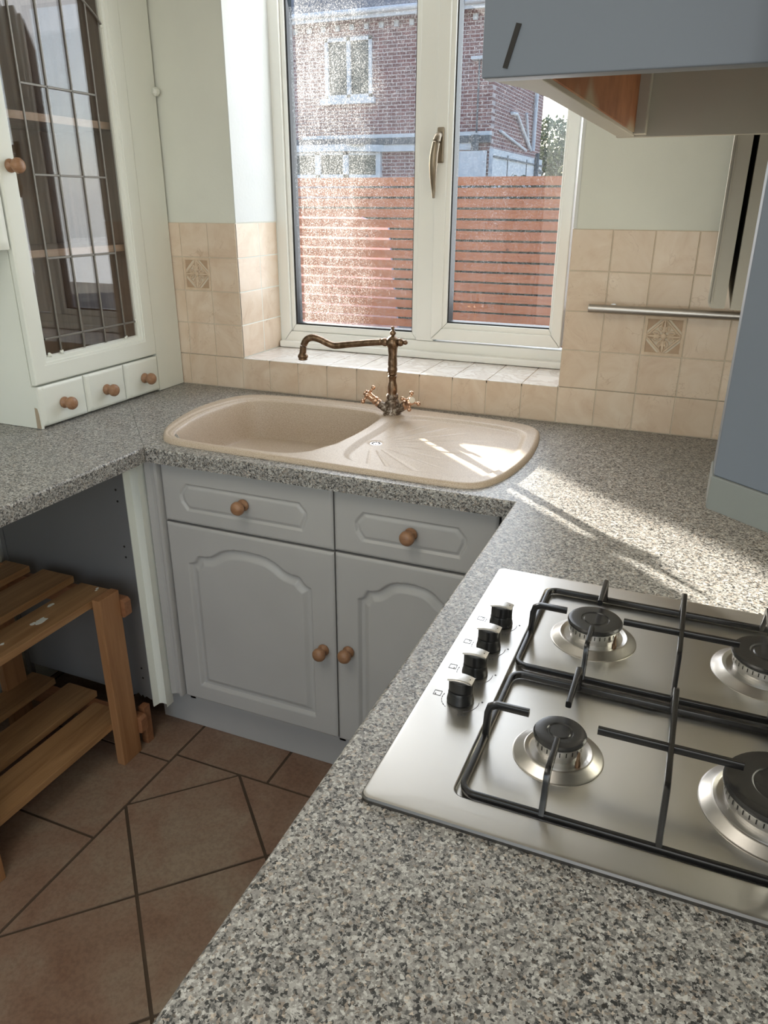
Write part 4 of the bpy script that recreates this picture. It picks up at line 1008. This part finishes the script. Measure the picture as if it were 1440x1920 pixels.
bm_ = B(); tube(bm_, [(HXL, HYF - .36, 5.33), (HXR + .2, HYF - .36, 5.33)], .055, 10); box(bm_, HXL, HXR + .2, HYF - .32, HYF - .29, 5.20, 5.30); obj('gutter', bm_, 'outer_white', hs_, smooth=40)
x_ = HXR - .1
while x_ > HXL: obj('eaves_block', bx(x_ - .05, x_ + .05, HYF - .05, HYF, 5.05, 5.16), 'outer_white', hs_); x_ -= .36
def hwin(x0, x1, z0, z1, mul, y, parent, sill=True):
    bm_ = B(); t_ = .075
    box(bm_, x0, x1, y - .03, y + .04, z1 - t_, z1); box(bm_, x0, x1, y - .03, y + .04, z0, z0 + t_)
    for xm in [x0, x1 - t_] + [m_ - .045 for m_ in mul]: box(bm_, xm, xm + (t_ if xm in (x0, x1 - t_) else .09), y - .03, y + .04, z0, z1)
    if sill: box(bm_, x0 - .12, x1 + .08, y - .10, y + .04, z0 - .12, z0)
    o = obj('window', bm_, 'outer_white', parent); obj('pane', bx(x0 + .02, x1 - .02, y + .05, y + .06, z0 + .02, z1 - .02), 'houseglass', o)
    bm_ = B(); 
    for a, b_ in ((x0 + .05, x0 + .33), (x1 - .35, x1 - .05)):
        box(bm_, a, b_, y + .10, y + .12, z0 + .03, z1 - .03)
    return o
hwin(-8.66, -7.48, 3.70, 4.92, [-8.06], HYF - .02, hs_)
# ground-floor bay and its flat roof band
bm_ = B(); prism(bm_, [(-10.6, HYF), (-10.6, HYF - .5), (-8.0, HYF - .5), (-7.25, HYF)], 'z', -.15, 2.0); obj('bay_base', bm_, 'brick', hs_)
bm_ = B(); box(bm_, -10.6, -10.5, HYF - .5, HYF - .42, 2.0, 2.55); box(bm_, -8.75, -8.62, HYF - .5, HYF - .42, 2.0, 2.55); box(bm_, -8.02, -7.90, HYF - .5, HYF - .42, 2.0, 2.55); box(bm_, -9.75, -9.65, HYF - .5, HYF - .42, 2.0, 2.55)
box(bm_, -10.6, -7.9, HYF - .5, HYF - .42, 2.0, 2.07); box(bm_, -10.6, -7.9, HYF - .5, HYF - .42, 2.49, 2.55)
prism(bm_, [(-8.0, HYF - .5), (-7.25, HYF - .02), (-7.25, HYF + .0), (-8.05, HYF - .42)], 'z', 2.0, 2.07); prism(bm_, [(-8.0, HYF - .5), (-7.25, HYF - .02), (-7.25, HYF + .0), (-8.05, HYF - .42)], 'z', 2.49, 2.55); box(bm_, -7.36, -7.24, HYF - .1, HYF, 2.0, 2.6)
bay = obj('bay_window', bm_, 'outer_white', hs_)
bm_ = B(); box(bm_, -10.5, -8.0, HYF - .44, HYF - .43, 2.0, 2.5); prism(bm_, [(-8.0, HYF - .44), (-7.27, HYF - .01), (-7.28, HYF), (-8.02, HYF - .42)], 'z', 2.0, 2.5); obj('pane', bm_, 'houseglass', bay)
bm_ = B(); prism(bm_, [(-10.8, HYF), (-10.8, HYF - .62), (-7.95, HYF - .62), (-7.15, HYF - .12), (-4.95, HYF - .12), (-4.95, HYF)], 'z', 2.56, 2.70); obj('bay_fascia', bm_, 'outer_white', hs_)
bm_ = B(); prism(bm_, [(HYF - .60, 2.70), (HYF - .10, 2.86), (HYF, 2.86), (HYF, 2.70)], 'x', -10.8, -7.5); box(bm_, -7.5, HXR + .02, HYF - .14, HYF, 2.70, 2.84); obj('lean_to_roof', bm_, 'lead', hs_)
bm_ = B(); box(bm_, -9.3, HXR + .02, HYF - .07, HYF, 2.85, 2.93); obj('string_band', bm_, 'outer_white', hs_)
for nm, pts, r_ in (('drainpipe', [(HXR + .07, 20.0, 5.0), (HXR + .07, 20.0, 2.75)], .055), ('waste_pipe', [(HXR + .06, 17.55, 3.42), (HXR + .07, 18.0, 3.44), (HXR + .07, 19.6, 2.80)], .04), ('waste_pipe', [(HXR + .06, 19.05, 3.55), (HXR + .06, 19.4, 2.95), (HXR + .06, 19.8, 2.75)], .035), ('waste_pipe', [(HXR + .05, 16.6, 2.98), (HXR + .05, 17.2, 2.92), (HXR + .05, 19.3, 2.72)], .03)):
    obj(nm, tube(B(), pts, r_, 10), 'outer_white', hs_, smooth=50)
obj('wall_bracket', bx(-5.10, -4.66, HYF - .2, HYF - .02, 4.30, 4.36), 'outer_white', hs_)
bm_ = B(); tube(bm_, [(-4.93, HYF - .12, 4.30), (-4.93, HYF - .12, 2.9)], .02, 8); tube(bm_, [(-4.93, HYF - .2, 2.85), (-4.93, HYF - .2, 2.0)], .09, 10); obj('dark_downpipe', bm_, 'lead', hs_, smooth=50)
ob = thing('outbuilding', 'low white-painted lean-to against the right side of the brick house', 'outbuilding', (-4.4, 18, -.15))
bm_ = B(); box(bm_, HXR + .01, HXR + .10, 15.9, 21.15, -.15, 2.58); box(bm_, -5.15, HXR + .10, 15.3, 15.38, -.15, 2.50)
obj('wall', bm_, 'outer_white', ob)
bm_ = B()
for k in range(2): box(bm_, HXR + .10, HXR + .115, 17.2 + k * 2, 17.24 + k * 2, .5, 2.5)
box(bm_, HXR + .10, HXR + .13, 15.9, 21.15, 2.40, 2.44); tube(bm_, [(HXR + .16, 20.2, 2.7), (HXR + .16, 20.2, 1.8)], .06, 8); tube(bm_, [(HXR + .16, 20.2, 2.3), (HXR + .16, 20.8, 2.25)], .05, 8)
obj('batten', bm_, 'lead', ob)
# foliage
def foliage(name, label, cat, blobs, n, size, mat, seed, group=None, trunk=None):
    rnd = random.Random(seed); t0 = thing(name, label, cat, (blobs[0][0], blobs[0][1], -.15), group)
    bm = B(); W = sum(b[3] ** 2 for b in blobs)
    for cx, cy, cz, r in blobs:
        for _ in range(int(n * r * r / W)):
            v = Vector((rnd.gauss(0, 1), rnd.gauss(0, 1), rnd.gauss(0, 1))).normalized() * r * rnd.uniform(.55, 1.08)
            c = Vector((cx, cy, cz)) + Vector((v.x, v.y, v.z * .95)); a = Vector((rnd.gauss(0, 1), rnd.gauss(0, 1), rnd.gauss(0, 1))).normalized(); b_ = a.cross(Vector((rnd.gauss(0, 1), rnd.gauss(0, 1), rnd.gauss(0, 1)))).normalized(); s = size * rnd.uniform(.6, 1.4)
            bm.faces.new([bm.verts.new(c + a * s * i + b_ * s * .5 * j) for i, j in ((-1, 0), (0, -1), (1, 0), (0, 1))])
    obj('foliage', bm, mat, t0, smooth='keep')
    if trunk: 
        tb_ = B(); tube(tb_, trunk, [.16, .12, .06][:len(trunk)], 10); obj('trunk', tb_, 'bark', t0, smooth=50)
foliage('garden_tree', 'leafy green tree to the right of the brick house', 'tree', [(-5.25, 26, 3.3, .85), (-4.6, 26, 2.6, .95), (-5.6, 26, 2.4, .8), (-3.6, 26.3, 1.7, 1.1), (-5.0, 26, 1.6, 1.1)], 9000, .085, 'leaf', 3, trunk=[(-5.0, 26, -.15), (-5.0, 26, 1.5), (-5.1, 26, 3.0)])
foliage('hedge', 'dark hedge tops showing just above the fence', 'hedge', [(-4.8, 13.5, 1.45, .5), (-4.1, 13.7, 1.40, .48), (-3.4, 13.4, 1.50, .46), (-2.8, 13.5, 1.40, .5), (-5.6, 13.5, 1.40, .5), (-6.4, 13.5, 1.35, .5)], 7000, .05, 'leaf2', 5, trunk=[(-4.2, 13.5, -.15), (-4.2, 13.5, 1.0), (-4.2, 13.5, 1.3)])
hg = thing('hedge', 'long dark hedge added behind the fence to darken its gaps', 'hedge', (-2.5, 8.8, -.15))
obj('gap_backing', bx(-8, 2.4, 8.6, 9.0, -.15, 1.40), 'leaf2', hg)  # dark backing added so that the fence gaps read dark
bm = B(); rnd = random.Random(11)
for _ in range(5000):
    c = Vector((rnd.uniform(-8, 2.4), 8.6 - abs(rnd.gauss(0, .05)), rnd.uniform(-.15, 1.45))); a = Vector((rnd.gauss(0, 1), rnd.gauss(0, 1), rnd.gauss(0, 1))).normalized(); b_ = a.orthogonal().normalized(); q_ = .05
    bm.faces.new([bm.verts.new(c + a * q_ * i + b_ * q_ * .5 * j) for i, j in ((-1, 0), (0, -1), (1, 0), (0, 1))])
obj('foliage', bm, 'leaf2', hg, smooth='keep')
foliage('sun_blocker_tree', 'unseen slim columnar tree added to narrow the sunlight on the worktop', 'tree', [(-3.465, 3.2, .3 + .28 * k, .25 if k < 12 else .16) for k in range(13)], 26000, .035, 'leaf', 9, trunk=[(-3.465, 3.2, -.15), (-3.465, 3.2, 1.5), (-3.465, 3.2, 3.4)])  # out-of-view tree added to cut the sun patch narrower
cf = B(); lathe(cf, [(0, .05), (.20, .1), (.23, 2.0), (.20, 3.2), (0, 3.7)], (-3.465, 3.2, 0), (0, 0, 1), 20)
obj('sun_blocker_core', cf, 'leaf', bpy.data.objects['sun_blocker_tree'])
